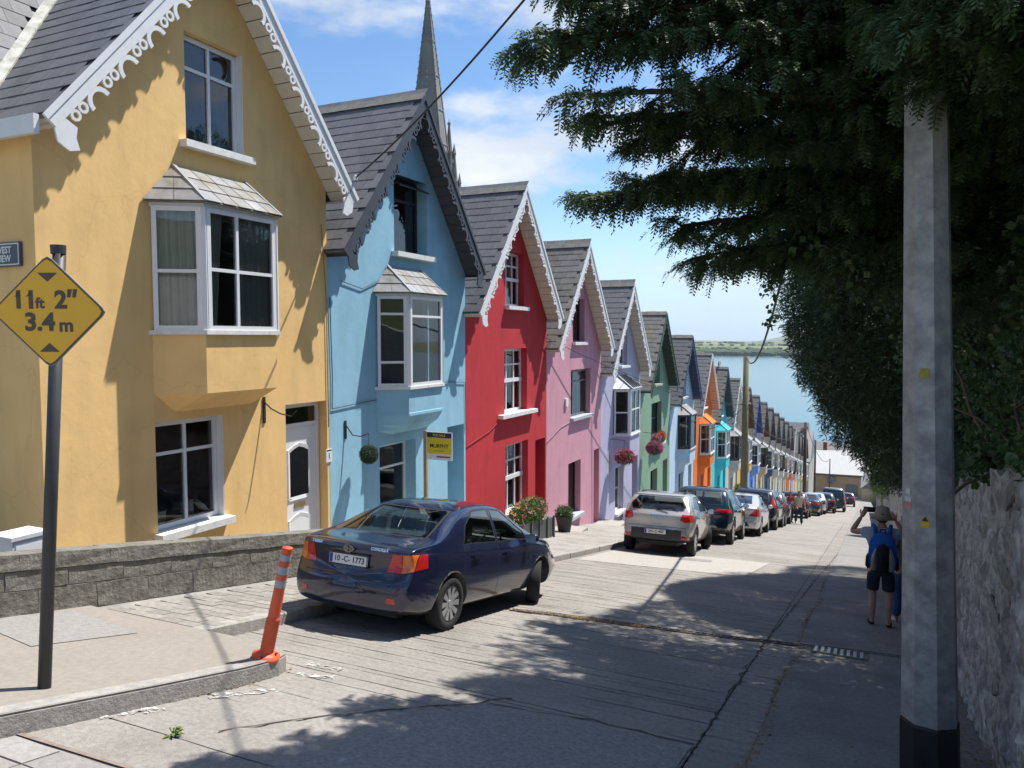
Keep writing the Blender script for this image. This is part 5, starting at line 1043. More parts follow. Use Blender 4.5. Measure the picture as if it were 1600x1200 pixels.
SEDAN = dict(lev=2, ro=.93, wb=2.60, fo=.98, W=1.76, rw=.315, tumble=.40, top=[(-.95, .93), (-.90, 1.0), (-.45, 1.045), (-.30, 1.07), (.35, 1.38), (.75, 1.455), (1.2, 1.47), (1.55, 1.44), (2.35, 1.03), (2.6, .97), (3.2, .87), (3.5, .75), (3.6, .60)],
    belt=[(-.95, .94), (-.5, .99), (.4, .955), (1.2, .93), (2.3, .93), (3.0, .84), (3.6, .60)], bot=[(-.95, .27), (-.6, .21), (.3, .20), (2.4, .20), (3.3, .22), (3.6, .30)],
    rear=[(.2, .06), (.32, -.03), (.5, -.055), (.60, -.05), (.63, .02), (.8, .03), (.98, .0), (1.05, .05)], front=[(.2, -.05), (.4, .02), (.6, 0), (.9, -.1)],
    side_win=[[(.28, 1.00), (.42, 1.20), (.72, 1.365), (1.13, 1.385), (1.13, .985)], [(1.21, .98), (1.21, 1.385), (1.50, 1.36), (2.02, 1.075), (2.08, .975)]], rear_win=[(-.60, 1.075), (.60, 1.075), (.50, 1.36), (-.50, 1.36)], wind=[(-.62, 1.06), (.62, 1.06), (.52, 1.37), (-.52, 1.37)],
    lights=[([(.50, .715), (.67, .715), (.67, .92), (.56, .92)], redl, 'tail_light'), ([(.675, .715), (.80, .75), (.80, .93), (.675, .92)], amb, 'indicator_light'), ([(.805, .755), (.95, .83), (.95, .945), (.805, .93)], redl, 'tail_light')],
    low=[([(.56, .385), (.66, .385), (.66, .445), (.56, .445)], redl, 'reflector'), ([(-.66, .385), (-.56, .385), (-.56, .445), (-.66, .445)], redl, 'reflector')], head=[(.5, .60), (.85, .68), (.85, .8), (.6, .74)], seams=[(.26, .5, .98), (1.17, .26, .96), (2.20, .26, .93)], hseams=[(.63, .62), (.985, .6)], mirror_y=2.02, handles=(.52, 1.42), plate=(.80, 0))
HATCH = dict(lev=2, ro=.72, wb=2.60, fo=.82, W=1.80, rw=.335, gap=.055, tumble=.34, top=[(-.74, .95), (-.70, 1.05), (-.50, 1.30), (-.34, 1.46), (-.15, 1.52), (.6, 1.555), (1.2, 1.54), (1.55, 1.49), (2.3, 1.13), (2.55, 1.06), (3.1, .97), (3.35, .85), (3.42, .68)],
    belt=[(-.75, 1.06), (-.3, 1.06), (.5, 1.03), (1.3, 1.0), (2.3, .99), (3.0, .90), (3.42, .66)], bot=[(-.75, .38), (-.5, .32), (.3, .26), (2.4, .26), (3.2, .28), (3.42, .36)], rear=[(.2, .05), (.4, -.05), (.55, -.06), (.66, -.02), (.72, .0), (.95, -.015), (1.06, .02), (1.3, .05)], front=[(.2, -.05), (.5, .02), (.7, 0), (.95, -.1)],
    side_win=[[(-.02, 1.17), (.18, 1.31), (.45, 1.42), (1.02, 1.445), (1.02, 1.075)], [(1.10, 1.07), (1.10, 1.445), (1.45, 1.42), (2.0, 1.14), (2.05, 1.065)]], rear_win=[(-.60, 1.10), (.60, 1.10), (.66, 1.2), (.52, 1.42), (-.52, 1.42), (-.66, 1.2)], wind=[(-.62, 1.14), (.62, 1.14), (.54, 1.44), (-.54, 1.44)],
    lights=[([(.58, .88), (.70, .83), (.92, .87), (.92, 1.02), (.62, 1.02)], redl, 'tail_light')], low=[([(.62, .42), (.80, .42), (.80, .49), (.62, .49)], redl, 'reflector'), ([(-.80, .42), (-.62, .42), (-.62, .49), (-.80, .49)], redl, 'reflector')], head=[(.5, .70), (.85, .76), (.85, .88), (.6, .84)], seams=[(.15, .7, 1.08), (1.06, .34, 1.06), (2.15, .34, 1.0)], hseams=[(.70, .7)], mirror_y=2.0, handles=(.42, 1.32), plate=(.575, 0), mirror_m=blackm,
    clad=lambda c: (.40 if c.y > -.3 else (.50 if abs(c.x) > .62 else .64)))
SUV = dict(HATCH, lev=1, ro=.88, wb=2.70, fo=.95, W=1.86, rw=.36, top=[(-.90, 1.0), (-.86, 1.1), (-.66, 1.40), (-.46, 1.60), (-.3, 1.65), (.6, 1.69), (1.3, 1.67), (1.65, 1.61), (2.4, 1.22), (2.7, 1.14), (3.3, 1.04), (3.58, .9), (3.65, .72)], belt=[(-.9, 1.12), (-.3, 1.14), (.5, 1.11), (1.3, 1.08), (2.4, 1.06), (3.1, .97), (3.65, .7)], bot=[(-.9, .42), (-.6, .34), (.3, .28), (2.5, .28), (3.4, .3), (3.65, .38)],
    side_win=[[(-.25, 1.24), (.0, 1.42), (.35, 1.55), (1.05, 1.58), (1.05, 1.16)], [(1.13, 1.15), (1.13, 1.58), (1.55, 1.54), (2.1, 1.22), (2.15, 1.14)]], rear_win=[(-.62, 1.18), (.62, 1.18), (.54, 1.53), (-.54, 1.53)], wind=[(-.64, 1.22), (.64, 1.22), (.56, 1.56), (-.56, 1.56)], lights=[([(.42, .95), (.93, .95), (.93, 1.07), (.48, 1.04)], redl, 'tail_light')], low=[([(-.55, .50), (.55, .50), (.50, .56), (-.50, .56)], silverp, 'bumper_trim')], seams=[(.15, .7, 1.14), (1.09, .36, 1.12), (2.25, .36, 1.06)], hseams=[(.74, .7)], mirror_y=2.1, handles=(.45, 1.4), plate=(.80, 0), clad=lambda c: .42 if c.y > -.3 else .46)
FAST = dict(SEDAN, lev=1, ro=1.0, wb=2.77, fo=.9, W=1.84, rw=.34, top=[(-1.02, .98), (-.96, 1.06), (-.6, 1.12), (.0, 1.32), (.6, 1.46), (1.3, 1.50), (1.7, 1.46), (2.5, 1.06), (2.8, .99), (3.3, .88), (3.6, .74), (3.67, .6)], belt=[(-1.02, 1.0), (-.5, 1.04), (.4, 1.0), (1.2, .97), (2.4, .96), (3.1, .86), (3.67, .6)], lights=[([(.55, .72), (.95, .72), (.95, 1.0), (.80, .98)], redl, 'tail_light')], rear_win=[(-.58, 1.14), (.58, 1.14), (.48, 1.40), (-.48, 1.40)], low=[([(-.6, .36), (.6, .36), (.5, .52), (-.5, .52)], blackm, 'diffuser')], plate=(.78, 0), side_win=[[(.2, 1.05), (.5, 1.25), (.8, 1.39), (1.2, 1.41), (1.2, 1.03)], [(1.28, 1.02), (1.28, 1.41), (1.6, 1.38), (2.15, 1.1), (2.2, 1.01)]], seams=[(.26, .5, .98), (1.24, .26, 1.0), (2.3, .26, .95)], mirror_y=2.15, rear_lim=1.5)
CRV = dict(SUV, lights=[([(.70, .92), (.93, .92), (.93, 1.5), (.78, 1.5)], redl, 'tail_light')], low=[])
VAN = dict(SUV, ro=.9, wb=3.0, fo=.9, W=1.92, rw=.34, tumble=.16, top=[(-.92, 1.1), (-.90, 1.4), (-.84, 1.85), (-.7, 1.93), (.6, 1.97), (1.9, 1.95), (2.3, 1.85), (2.95, 1.3), (3.2, 1.18), (3.7, 1.0), (3.85, .85), (3.9, .7)], belt=[(-.92, 1.12), (-.3, 1.14), (.5, 1.14), (1.3, 1.12), (2.9, 1.10), (3.4, 1.0), (3.9, .7)], bot=[(-.92, .42), (-.6, .34), (.3, .28), (2.5, .28), (3.6, .3), (3.9, .38)], side_win=[[(1.75, 1.2), (1.75, 1.75), (2.2, 1.72), (2.75, 1.3), (2.75, 1.2)]], rear_win=[(-.72, 1.22), (.72, 1.22), (.68, 1.76), (-.68, 1.76)], wind=[(-.7, 1.32), (.7, 1.32), (.66, 1.8), (-.66, 1.8)], lights=[([(.80, .8), (.96, .8), (.96, 1.2), (.80, 1.2)], redl, 'tail_light')], low=[], seams=[(1.6, .36, 1.8)], handles=(1.5,), mirror_y=2.7, clad=None)
car('sedan_car', 'dark navy blue saloon car with red tail lights parked beside the low wall', -5.04, 7.42, SEDAN, paint('navy_paint_car', (.009, .013, .042), .2, .2), yaw=radians(-1.5), scale=.95, plate='10 -C- 1773', badge=[('logo', '', 0, .925, 0), ('text', 'COROLLA', .42, .955, .047), ('text', 'TERRA', -.47, .955, .045)], steer=radians(24))
hd = car('silver_hatchback', 'silver crossover hatchback with grey cladding, second car from the camera', -4.62, 18.75, HATCH, paint('silver_beige', (.46, .44, .42), .45, .32), yaw=radians(3), plate='241-C-487', badge=[('text', 'DACIA', 0, .95, .085)], steer=radians(20), scale=.98)
for s_ in (-1, 1):
    MB().tube([(s_*.53, -.1, 1.47), (s_*.535, .05, 1.535), (s_*.535, 1.15, 1.545), (s_*.53, 1.3, 1.49)], .022, 6).build('roof_rail', blackm, hd)
MB().bar((-.02, -.62, 1.13), (.30, -.64, 1.15), .02, .03).build('wiper', blackm, hd); MB().box(-.62, .62, -.52, -.36, 1.44, 1.47).build('spoiler', paint('silver_beige', (.46, .44, .42)), hd)
car('dark_teal_suv', 'glossy dark teal sport utility car parked behind the silver hatchback', -4.50, 23.6, SUV, paint('teal_black', (.008, .017, .026), .2, .2), plate='191-C-2204', glassm=cglass, rim=rimm, yaw=radians(1.5))
car('pearl_saloon', 'pearl white fastback saloon between two dark cars', -4.28, 28.6, FAST, paint('pearl_white', (.50, .48, .46), .25, .3), glassm=cglass_dk, rim=rimm, yaw=radians(1))
car('black_suv', 'black sport utility car with tall red tail lights below the white saloon', -4.22, 33.4, CRV, paint('black_paint', (.012, .012, .014), .1, .2), glassm=cglass_dk, rim=rimm, simple=True)
car('grey_black_hatchback', 'dark grey hatchback just before the strolling couple', -4.2, 37.4, HATCH, paint('dark_grey_paint', (.03, .03, .034), .3, .25), glassm=cglass_dk, rim=rimm, simple=True)
car('black_hatchback', 'small black hatchback with red tail lights beyond the strolling couple', -3.95, 48.6, HATCH, paint('black_paint2', (.014, .014, .017), .2, .22), glassm=cglass_dk, simple=True)
car('steel_blue_saloon', 'dark saloon with sky reflected in its rear window down the street', -3.55, 54.6, SEDAN, paint('steel_blue_paint', (.035, .042, .055), .3, .25), glassm=cglass, simple=True)
car('white_hatchback', 'white car mostly hidden between dark parked cars far down the street', -3.45, 59.5, FAST, paint('white_car_paint', (.6, .6, .6), .05, .3), glassm=cglass_dk, simple=True)
car('charcoal_hatchback', 'charcoal hatchback just before the dark van', -2.95, 63.2, HATCH, paint('charcoal_paint', (.022, .023, .026), .3, .25), glassm=cglass_dk, simple=True)
car('dark_van', 'dark green black van at the lower end of the parked cars', -2.45, 69.0, VAN, paint('van_paint', (.02, .03, .03), .1, .35), glassm=cglass_dk, cat='van', simple=True)
car('maroon_hatchback', 'small dark red car alone at the bottom of the street', -1.9, 93, HATCH, paint('maroon_paint', (.09, .02, .025), .3, .25), glassm=cglass, simple=True)
# ---------------------------------------------------------------- people
skinm = mat('skin', (.46, .25, .17), .55, var=.08, scale=20)
def skin_mesh(J, E, m, sub=2):
    """grow a surface over a skeleton: J {name: (pos, radius)}, E list of joint pairs, first joint is the root"""
    names = list(J); me = bpy.data.meshes.new('skin'); me.from_pydata([J[k][0] for k in names], [(names.index(a), names.index(b)) for a, b in E], []); o = bpy.data.objects.new('skin', me); COL.objects.link(o)
    md = o.modifiers.new('skin', 'SKIN'); md.use_smooth_shade = True; sd_ = me.skin_vertices[0].data
    for i, k in enumerate(names):
        r_ = J[k][1]; sd_[i].radius = r_ if isinstance(r_, tuple) else (r_, r_); sd_[i].use_root = i == 0
    s = o.modifiers.new('sub', 'SUBSURF'); s.levels = sub; s.render_levels = sub; out_ = evalmesh(o, 'body'); bpy.data.objects.remove(o); bpy.data.meshes.remove(me)
    out_.materials.clear(); out_.materials.append(m); out_.polygons.foreach_set('use_smooth', [True]*len(out_.polygons)); return out_
def join_into(me, mbs, mats):
    bm = bmesh.new(); bm.from_mesh(me)
    for m2, idx in mbs:
        k = len(bm.faces); bm.from_mesh(m2); bm.faces.ensure_lookup_table()
        for f in bm.faces[k:]: f.material_index = idx; f.smooth = True
    me.materials.clear()
    for m_ in mats: me.materials.append(m_)
    bm.to_mesh(me); bm.free(); return me
def hand(w, dirv, side_, up, curl=.5):
    """palm continuation with five bent fingers: returns MB; w wrist, dirv along the hand, side_ towards the thumb, up = palm normal (curl direction)"""
    mb = MB(); w, d, s, u = Vector(w), Vector(dirv).normalized(), Vector(side_).normalized(), Vector(up).normalized()
    mb.tube([w, w+d*.04, w+d*.085], [.026, .034, .03], 8)
    for k, (off, L) in enumerate(((.026, .072), (.009, .08), (-.008, .075), (-.025, .06))):
        p0 = w+d*.082+s*off; p1 = p0+(d*(1-curl*.4)+u*curl*.5).normalized()*L*.5; p2 = p1+(d*(1-curl)+u*curl).normalized()*L*.5; mb.tube([p0-d*.02, p0, p1, p2], [.010, .010, .009, .007], 6)
    t0 = w+d*.03+s*.028; mb.tube([t0-s*.01, t0+s*.018+d*.02, t0+s*.03+d*.055+u*.015], [.012, .011, .008], 6); return mb
def head_mesh(c, yaw=0, hairm=None):
    bm = bmesh.new(); bmesh.ops.create_icosphere(bm, subdivisions=3, radius=1)
    for v in bm.verts:
        x, y, z = v.co; k = 1-.22*max(0, -z)**1.5; v.co = Vector((x*.076*k, y*.097*(1-.08*max(0, -z)), z*.118))
        if y > .85 and -.35 < z < .15 and abs(x) < .22: v.co.y += .022            # nose
        if y > .8 and .1 < z < .3 and .2 < abs(x) < .5: v.co.y -= .008            # eye sockets
        if y > .75 and -.62 < z < -.48 and abs(x) < .35: v.co.y -= .005           # mouth
    bm.transform(Matrix.Translation(Vector(c))@Matrix.Rotation(yaw, 4, 'Z')); me = bpy.data.meshes.new('head'); bm.to_mesh(me); bm.free(); ears = MB()
    for s_ in (-1, 1): ears.tube([Vector(c)+Matrix.Rotation(yaw, 3, 'Z')@Vector((s_*.072, -.005, -.03)), Vector(c)+Matrix.Rotation(yaw, 3, 'Z')@Vector((s_*.086, -.012, .0)), Vector(c)+Matrix.Rotation(yaw, 3, 'Z')@Vector((s_*.082, -.012, .035))], [.008, .017, .008], 6)
    return me, ears.mesh('ears', skinm)
def person(label, loc, yaw, sc, shirt, legs, shoes, arms, longleg=True, hat=None, hair=None, head_yaw=0, feet=((-.10, 0), (.10, .02)), sleeves=.5):
    P = thing('person', label, 'person', loc, (0, 0, yaw)); P.scale = (sc,)*3
    J = {'pelvis': ((0, 0, .92), (.15, .11)), 'spine': ((0, .01, 1.10), (.135, .10)), 'chest': ((0, 0, 1.28), (.16, .115)), 'neck': ((0, .0, 1.44), .058), 'headb': ((0, .03, 1.54), .055)}; E = [('pelvis', 'spine'), ('spine', 'chest'), ('chest', 'neck'), ('neck', 'headb')]
    for i, s_ in enumerate((-1, 1)):
        fx, fy = feet[i]; n = 'LR'[i]; g = -S*fy
        J.update({n+'hip': ((s_*.095, 0, .84), .088), n+'thigh': ((s_*.10+(fx-s_*.1)*.3, fy*.4+.01, .66), .076), n+'knee': (((s_*.1+fx)/2, fy*.6+.02, .48+g*.5), .056), n+'calf': ((fx*.95+s_*.003, fy*.85-.015, .32+g*.7), .054), n+'ank': ((fx, fy, .09+g), .036), n+'heel': ((fx, fy-.02, .045+g), .038), n+'toe': ((fx+s_*.03, fy+.14, .03+g-.025), .032)})
        E += [('pelvis', n+'hip'), (n+'hip', n+'thigh'), (n+'thigh', n+'knee'), (n+'knee', n+'calf'), (n+'calf', n+'ank'), (n+'ank', n+'heel'), (n+'heel', n+'toe')]
        el, wr = arms[i]; sh_ = (s_*.185, 0, 1.375); ml = tuple((a+b)/2 for a, b in zip(sh_, el)); mf = tuple(a*.6+b*.4 for a, b in zip(el, wr))
        J.update({n+'sh': (sh_, .062), n+'ua': (ml, .050), n+'el': (el, .040), n+'fa': (mf, .040), n+'wr': (wr, .026)}); E += [('chest', n+'sh'), (n+'sh', n+'ua'), (n+'ua', n+'el'), (n+'el', n+'fa'), (n+'fa', n+'wr')]
    body = skin_mesh(J, E, skinm); extra = []
    for i, s_ in enumerate((-1, 1)):
        el, wr = Vector(arms[i][0]), Vector(arms[i][1]); d = (wr-el).normalized(); up_ = Vector((0, 1, 0)) if abs(d.y) < .8 else Vector((0, 0, -1)); sd_ = d.cross(up_)*-s_; extra.append((hand(wr, d, sd_, up_, .45).mesh('hand', skinm), 0))
    hm, em = head_mesh((0, .035, 1.60), head_yaw); extra += [(hm, 0), (em, 0)]
    eyes = MB()
    for s_ in (-1, 1): eyes.lathe([(.001, -.008), (.010, 0), (.001, .008)], 8, tuple(Vector((0, .035, 1.60))+Matrix.Rotation(head_yaw, 3, 'Z')@Vector((s_*.03, .086, .018))))
    extra.append((eyes.mesh('eyes', blackm), 1)); link('body', join_into(body, extra, [skinm, blackm]), P)
    # clothes grown over the same joints, a little wider
    k = lambda n, g, p=None: (p or J[n][0], tuple(a+g for a in J[n][1]) if isinstance(J[n][1], tuple) else J[n][1]+g)
    C = {'chest': k('chest', .022), 'spine': k('spine', .03), 'hem': ((0, 0, .93), (.178, .14)), 'hem2': ((0, 0, .90), (.178, .14)), 'collar': ((0, .0, 1.405), .075)}; CE = [('chest', 'spine'), ('spine', 'hem'), ('hem', 'hem2'), ('chest', 'collar')]
    for n in 'LR':
        C[n+'sh'] = k(n+'sh', .022); CE.append(('chest', n+'sh'))
        if sleeves > .6: C[n+'ua'] = k(n+'ua', .018); C[n+'el'] = k(n+'el', .016); C[n+'fa'] = k(n+'fa', .014); CE += [(n+'sh', n+'ua'), (n+'ua', n+'el'), (n+'el', n+'fa')]
        else: C[n+'ua'] = k(n+'ua', .026); CE.append((n+'sh', n+'ua'))
    link('shirt', skin_mesh(C, CE, shirt), P)
    C = {'pelvis': ((0, 0, .93), (.165, .128)), 'crotch': ((0, 0, .85), (.15, .12))}; CE = [('pelvis', 'crotch')]
    for n in 'LR':
        C[n+'hip'] = k(n+'hip', .022); C[n+'thigh'] = k(n+'thigh', .026); CE += [('crotch', n+'hip'), (n+'hip', n+'thigh')]
        kn = J[n+'knee'][0]; th_ = J[n+'thigh'][0]
        if longleg: C[n+'knee'] = k(n+'knee', .024); C[n+'calf'] = k(n+'calf', .024); C[n+'ank'] = k(n+'ank', .032); CE += [(n+'thigh', n+'knee'), (n+'knee', n+'calf'), (n+'calf', n+'ank')]
        else: C[n+'cuff'] = (tuple(a*.35+b*.65 for a, b in zip(th_, kn)), .088); C[n+'cuff2'] = (tuple(a*.2+b*.8 for a, b in zip(th_, kn)), .089); CE += [(n+'thigh', n+'cuff'), (n+'cuff', n+'cuff2')]
    link('trousers' if longleg else 'shorts', skin_mesh(C, CE, legs), P)
    for n in 'LR':
        h_, t_, a_ = (Vector(J[n+q][0]) for q in ('heel', 'toe', 'ank')); D = {'m': (tuple((h_+t_)/2+Vector((0, 0, .005))), (.047, .04)), 'h': (tuple(h_+Vector((0, -.02, 0))), (.044, .045)), 't': (tuple(t_+Vector((0, .035, 0))), (.04, .03))}; link('shoe', skin_mesh(D, [('m', 'h'), ('m', 't')], shoes, 2), P)
    if hair:
        bm = blob(1, 5, 3, .02, (.086, .108, .118)); bmesh.ops.delete(bm, geom=[v for v in bm.verts if v.co.y > .03 and v.co.z < .055], context='VERTS'); bm.transform(Matrix.Translation((0, .03, 1.615))@Matrix.Rotation(head_yaw, 4, 'Z')); m_ = bpy.data.meshes.new('hair'); bm.to_mesh(m_); bm.free(); m_.materials.append(hair); m_.polygons.foreach_set('use_smooth', [True]*len(m_.polygons)); link('hair', m_, P)
    if hat:
        MB().lathe([(.145, 1.575), (.150, 1.572), (.098, 1.655), (.095, 1.70), (.086, 1.735), (.05, 1.75), (.001, 1.752)], 22, (0, .03, 0)).build('hat', hat, P, smooth=True)
    return P
cl = lambda n, c, v=.12: mat(n, c, .9, var=v, scale=9, bump=.9, bscale=9)
MANP = Vector((.23, 12.02, rz(12.02)+.014))
PM = person('person in a tan bucket hat with a blue backpack raising a phone', MANP, radians(2), .985, cl('grey_tshirt', (.32, .37, .42)), cl('navy_shorts', (.016, .022, .038)), cl('dark_shoe', (.03, .032, .035)), (((-.40, .10, 1.33), (-.27, .21, 1.54)), ((.36, .14, 1.24), (.19, .30, 1.50))), longleg=False, hat=cl('bucket_hat', (.30, .255, .19)), feet=((-.10, .04), (.11, -.06)), head_yaw=radians(8), hair=mat('brown_hair', (.06, .04, .025), .7))
bpm = cl('backpack_blue', (.015, .10, .42), .15); bpk = cl('backpack_black', (.015, .016, .022)); bpg = cl('backpack_grey', (.36, .36, .36))
BP = thing('backpack', 'blue black and grey backpack on the back of the person in the hat', 'backpack', MANP, (0, 0, radians(2)))
def pad(nm, m_, prof_, y0, y1, bev=.02, parent=BP):
    me = MB().prism([(x, y0, z) for x, z in prof_], (0, y1-y0, 0)).mesh(nm, m_); bm = bmesh.new(); bm.from_mesh(me); bmesh.ops.recalc_face_normals(bm, faces=bm.faces); bmesh.ops.bevel(bm, geom=bm.edges[:], offset=bev, segments=3, affect='EDGES'); bm.to_mesh(me); bm.free(); me.polygons.foreach_set('use_smooth', [True]*len(me.polygons)); return link(nm, me, parent)
pad('main_bag', bpm, [(-.17, .90), (.17, .90), (.18, 1.15), (.15, 1.33), (.07, 1.40), (-.07, 1.40), (-.15, 1.33), (-.18, 1.15)], -.33, -.12, .035)
pad('front_pocket', bpk, [(-.075, .89), (.075, .89), (.075, 1.22), (.04, 1.27), (-.04, 1.27), (-.075, 1.22)], -.385, -.30, .018)
for s_ in (-1, 1):
    pad('side_panel', bpg, [(s_*.08, .89), (s_*.15, .90), (s_*.145, 1.08), (s_*.10, 1.21), (s_*.08, 1.21)], -.372, -.30, .012); pad('side_pocket', bpk, [(s_*.155, .88), (s_*.215, .90), (s_*.205, 1.06), (s_*.165, 1.10)], -.30, -.12, .02)
    MB().tube([(s_*.09, -.16, 1.36), (s_*.10, -.08, 1.45), (s_*.115, .06, 1.445), (s_*.12, .15, 1.34), (s_*.125, .16, 1.15), (s_*.15, .06, .98), (s_*.165, -.13, .93)], .026, 6).build('strap', bpm, BP, smooth=True)
MB().tube([(-.04, -.2, 1.39), (-.03, -.2, 1.44), (.03, -.2, 1.44), (.04, -.2, 1.39)], .010, 6).build('grab_loop', bpk, BP)
ph = thing('phone', 'dark phone held up by the person in the hat', 'phone', MANP+Vector((-.165, .34, 1.60)), (0, 0, radians(2))); pad('case', blackm, [(-.085, -.04), (.085, -.04), (.085, .04), (-.085, .04)], -.005, .005, .004, ph)
person('person in blue jeans and white trainers half hidden by the steel pole', (.58, 12.75, rz(12.75)+.014), radians(35), .93, cl('grey_green_top', (.17, .18, .16)), cl('blue_jeans', (.035, .085, .20), .25), cl('white_trainer', (.6, .6, .62)), (((-.30, .02, 1.10), (-.33, .12, .88)), ((.28, .05, 1.10), (.26, .15, .90))), hair=mat('dark_hair', (.035, .022, .015), .6), feet=((-.14, .02), (.09, -.04)), head_yaw=radians(20), sleeves=.9)
person('small figure in a cream top walking past the parked cars', (-3.0, 40.6, rz(40.6)), radians(-150), .98, cl('cream_top', (.55, .48, .38)), cl('dark_jeans', (.03, .045, .08)), cl('pale_shoe', (.5, .5, .5)), (((-.27, .02, 1.10), (-.26, .14, .88)), ((.27, .04, 1.10), (.24, .2, .95))), hair=MATS['brown_hair'], feet=((-.09, .14), (.10, -.12)))
person('small figure in a red top beside the cream topped walker', (-3.45, 41.2, rz(41.2)), radians(-165), .94, cl('red_top', (.42, .06, .06)), cl('dark_trousers', (.025, .025, .03)), cl('dark_shoe', (.03, .032, .035)), (((-.27, .02, 1.10), (-.26, .14, .88)), ((.27, .04, 1.10), (.24, .2, .95))), hair=MATS['dark_hair'], feet=((-.09, -.1), (.10, .12)))
# ---------------------------------------------------------------- trees on the right
bark = mat('bark', (.075, .055, .04), .95, var=.4, scale=8, bump=.8, bscale=18, stretch=(4, 4, 1)); yewm = mat('yew_needle', (.055, .10, .034), .55, var=.5, scale=1.5, trans=.36, spec=.45); ivym = mat('ivy_leaf', (.055, .108, .030), .42, var=.55, scale=2.2, trans=.32, spec=.5); hedgem = mat('cypress_leaf', (.040, .080, .034), .6, var=.5, scale=1.2, trans=.12, spec=.4)
rt = np.random.default_rng(11)
def in_any(P, ell):
    k = np.zeros(len(P), bool)
    for c, r_ in ell: k |= (((P-np.array(c))/np.array(r_))**2).sum(1) < .55
    return k
def clear_road(P, zmin=None):
    """nothing grows through the wall or hangs low in front of it"""
    low = P[:, 2] < rz(P[:, 1])+2.0; return ~(low & (P[:, 0] < 1.35))
TY = thing('yew_tree', 'huge dark yew with drooping branches overhanging the road from the right', 'tree', (2.3, 8.3, rz(8.3)+1.5)); o0 = np.array(TY.location)
trunk = [(0, 0, -.3), (.05, .05, 1.2), (-.1, .1, 2.6), (.1, .2, 4.2), (.2, .3, 6.3)]; MB().tube(trunk, [.42, .34, .27, .2, .08], 12).build('trunk', bark, TY, smooth=True)
tips = [(-2.14, 5.05, 4.02, 1.1), (-1.97, 5.3, 4.5, 1.1), (-1.8, 5.36, 4.3, 0.9), (-1.82, 5.15, 3.62, 0.5), (-1.89, 5.75, 3.58, 0.8), (-1.67, 6.0, 3.5, 0.7), (-2.16, 6.44, 3.16, 1.1), (-1.72, 6.62, 3.3, 0.8), (-1.57, 6.95, 2.95, 0.7), (-1.44, 7.4, 2.72, 0.7), (-1.35, 7.85, 2.75, 0.6), (-1.04, 8.4, 3.0, 0.7), (-1.54, 6.5, 4.7, 1.0), (-1.6, 7.1, 4.1, 1.0), (-1.4, 7.7, 3.5, 0.8), (-1.1, 8.4, 4.0, 1.0), (-0.73, 8.7, 4.9, 1.1), (-0.5, 7.4, 5.8, 1.2), (-0.1, 9.4, 3.5, 0.8), (-0.6, 9.8, 4.5, 1.0), (0.5, 6.4, 6.2, 1.1), (0.7, 5.6, 5.2, 1.0), (-0.9, 10.6, 5.6, 1.2), (-1.1, 12.0, 6.2, 1.2), (0.8, 5.8, 4.4, 0.9), (-0.8, 9.2, 6.6, 1.2), (1.3, 4.8, 3.6, 1), (0.15, 4.95, 4.35, 0.9), (0.45, 4.7, 4.5, 0.9), (-0.35, 5.1, 4.7, 0.8), (0.6, 5.0, 4.0, 0.8), (0.22, 5.0, 3.72, 1.0), (0.5, 5.15, 3.8, 1.1), (0.05, 5.3, 3.92, 1.0), (0.75, 5.0, 3.65, 1.1), (0.4, 4.75, 3.75, 1.1), (0.25, 5.3, 3.9, 1.0), (-1.62, 5.9, 5.0, 0.9), (-1.2, 6.2, 5.6, 0.9), (-1.0, 9.0, 3.4, 0.8), (-0.5, 8.9, 2.9, 0.7)]
limbs = MB(); TP, TD, TS = [], [], []
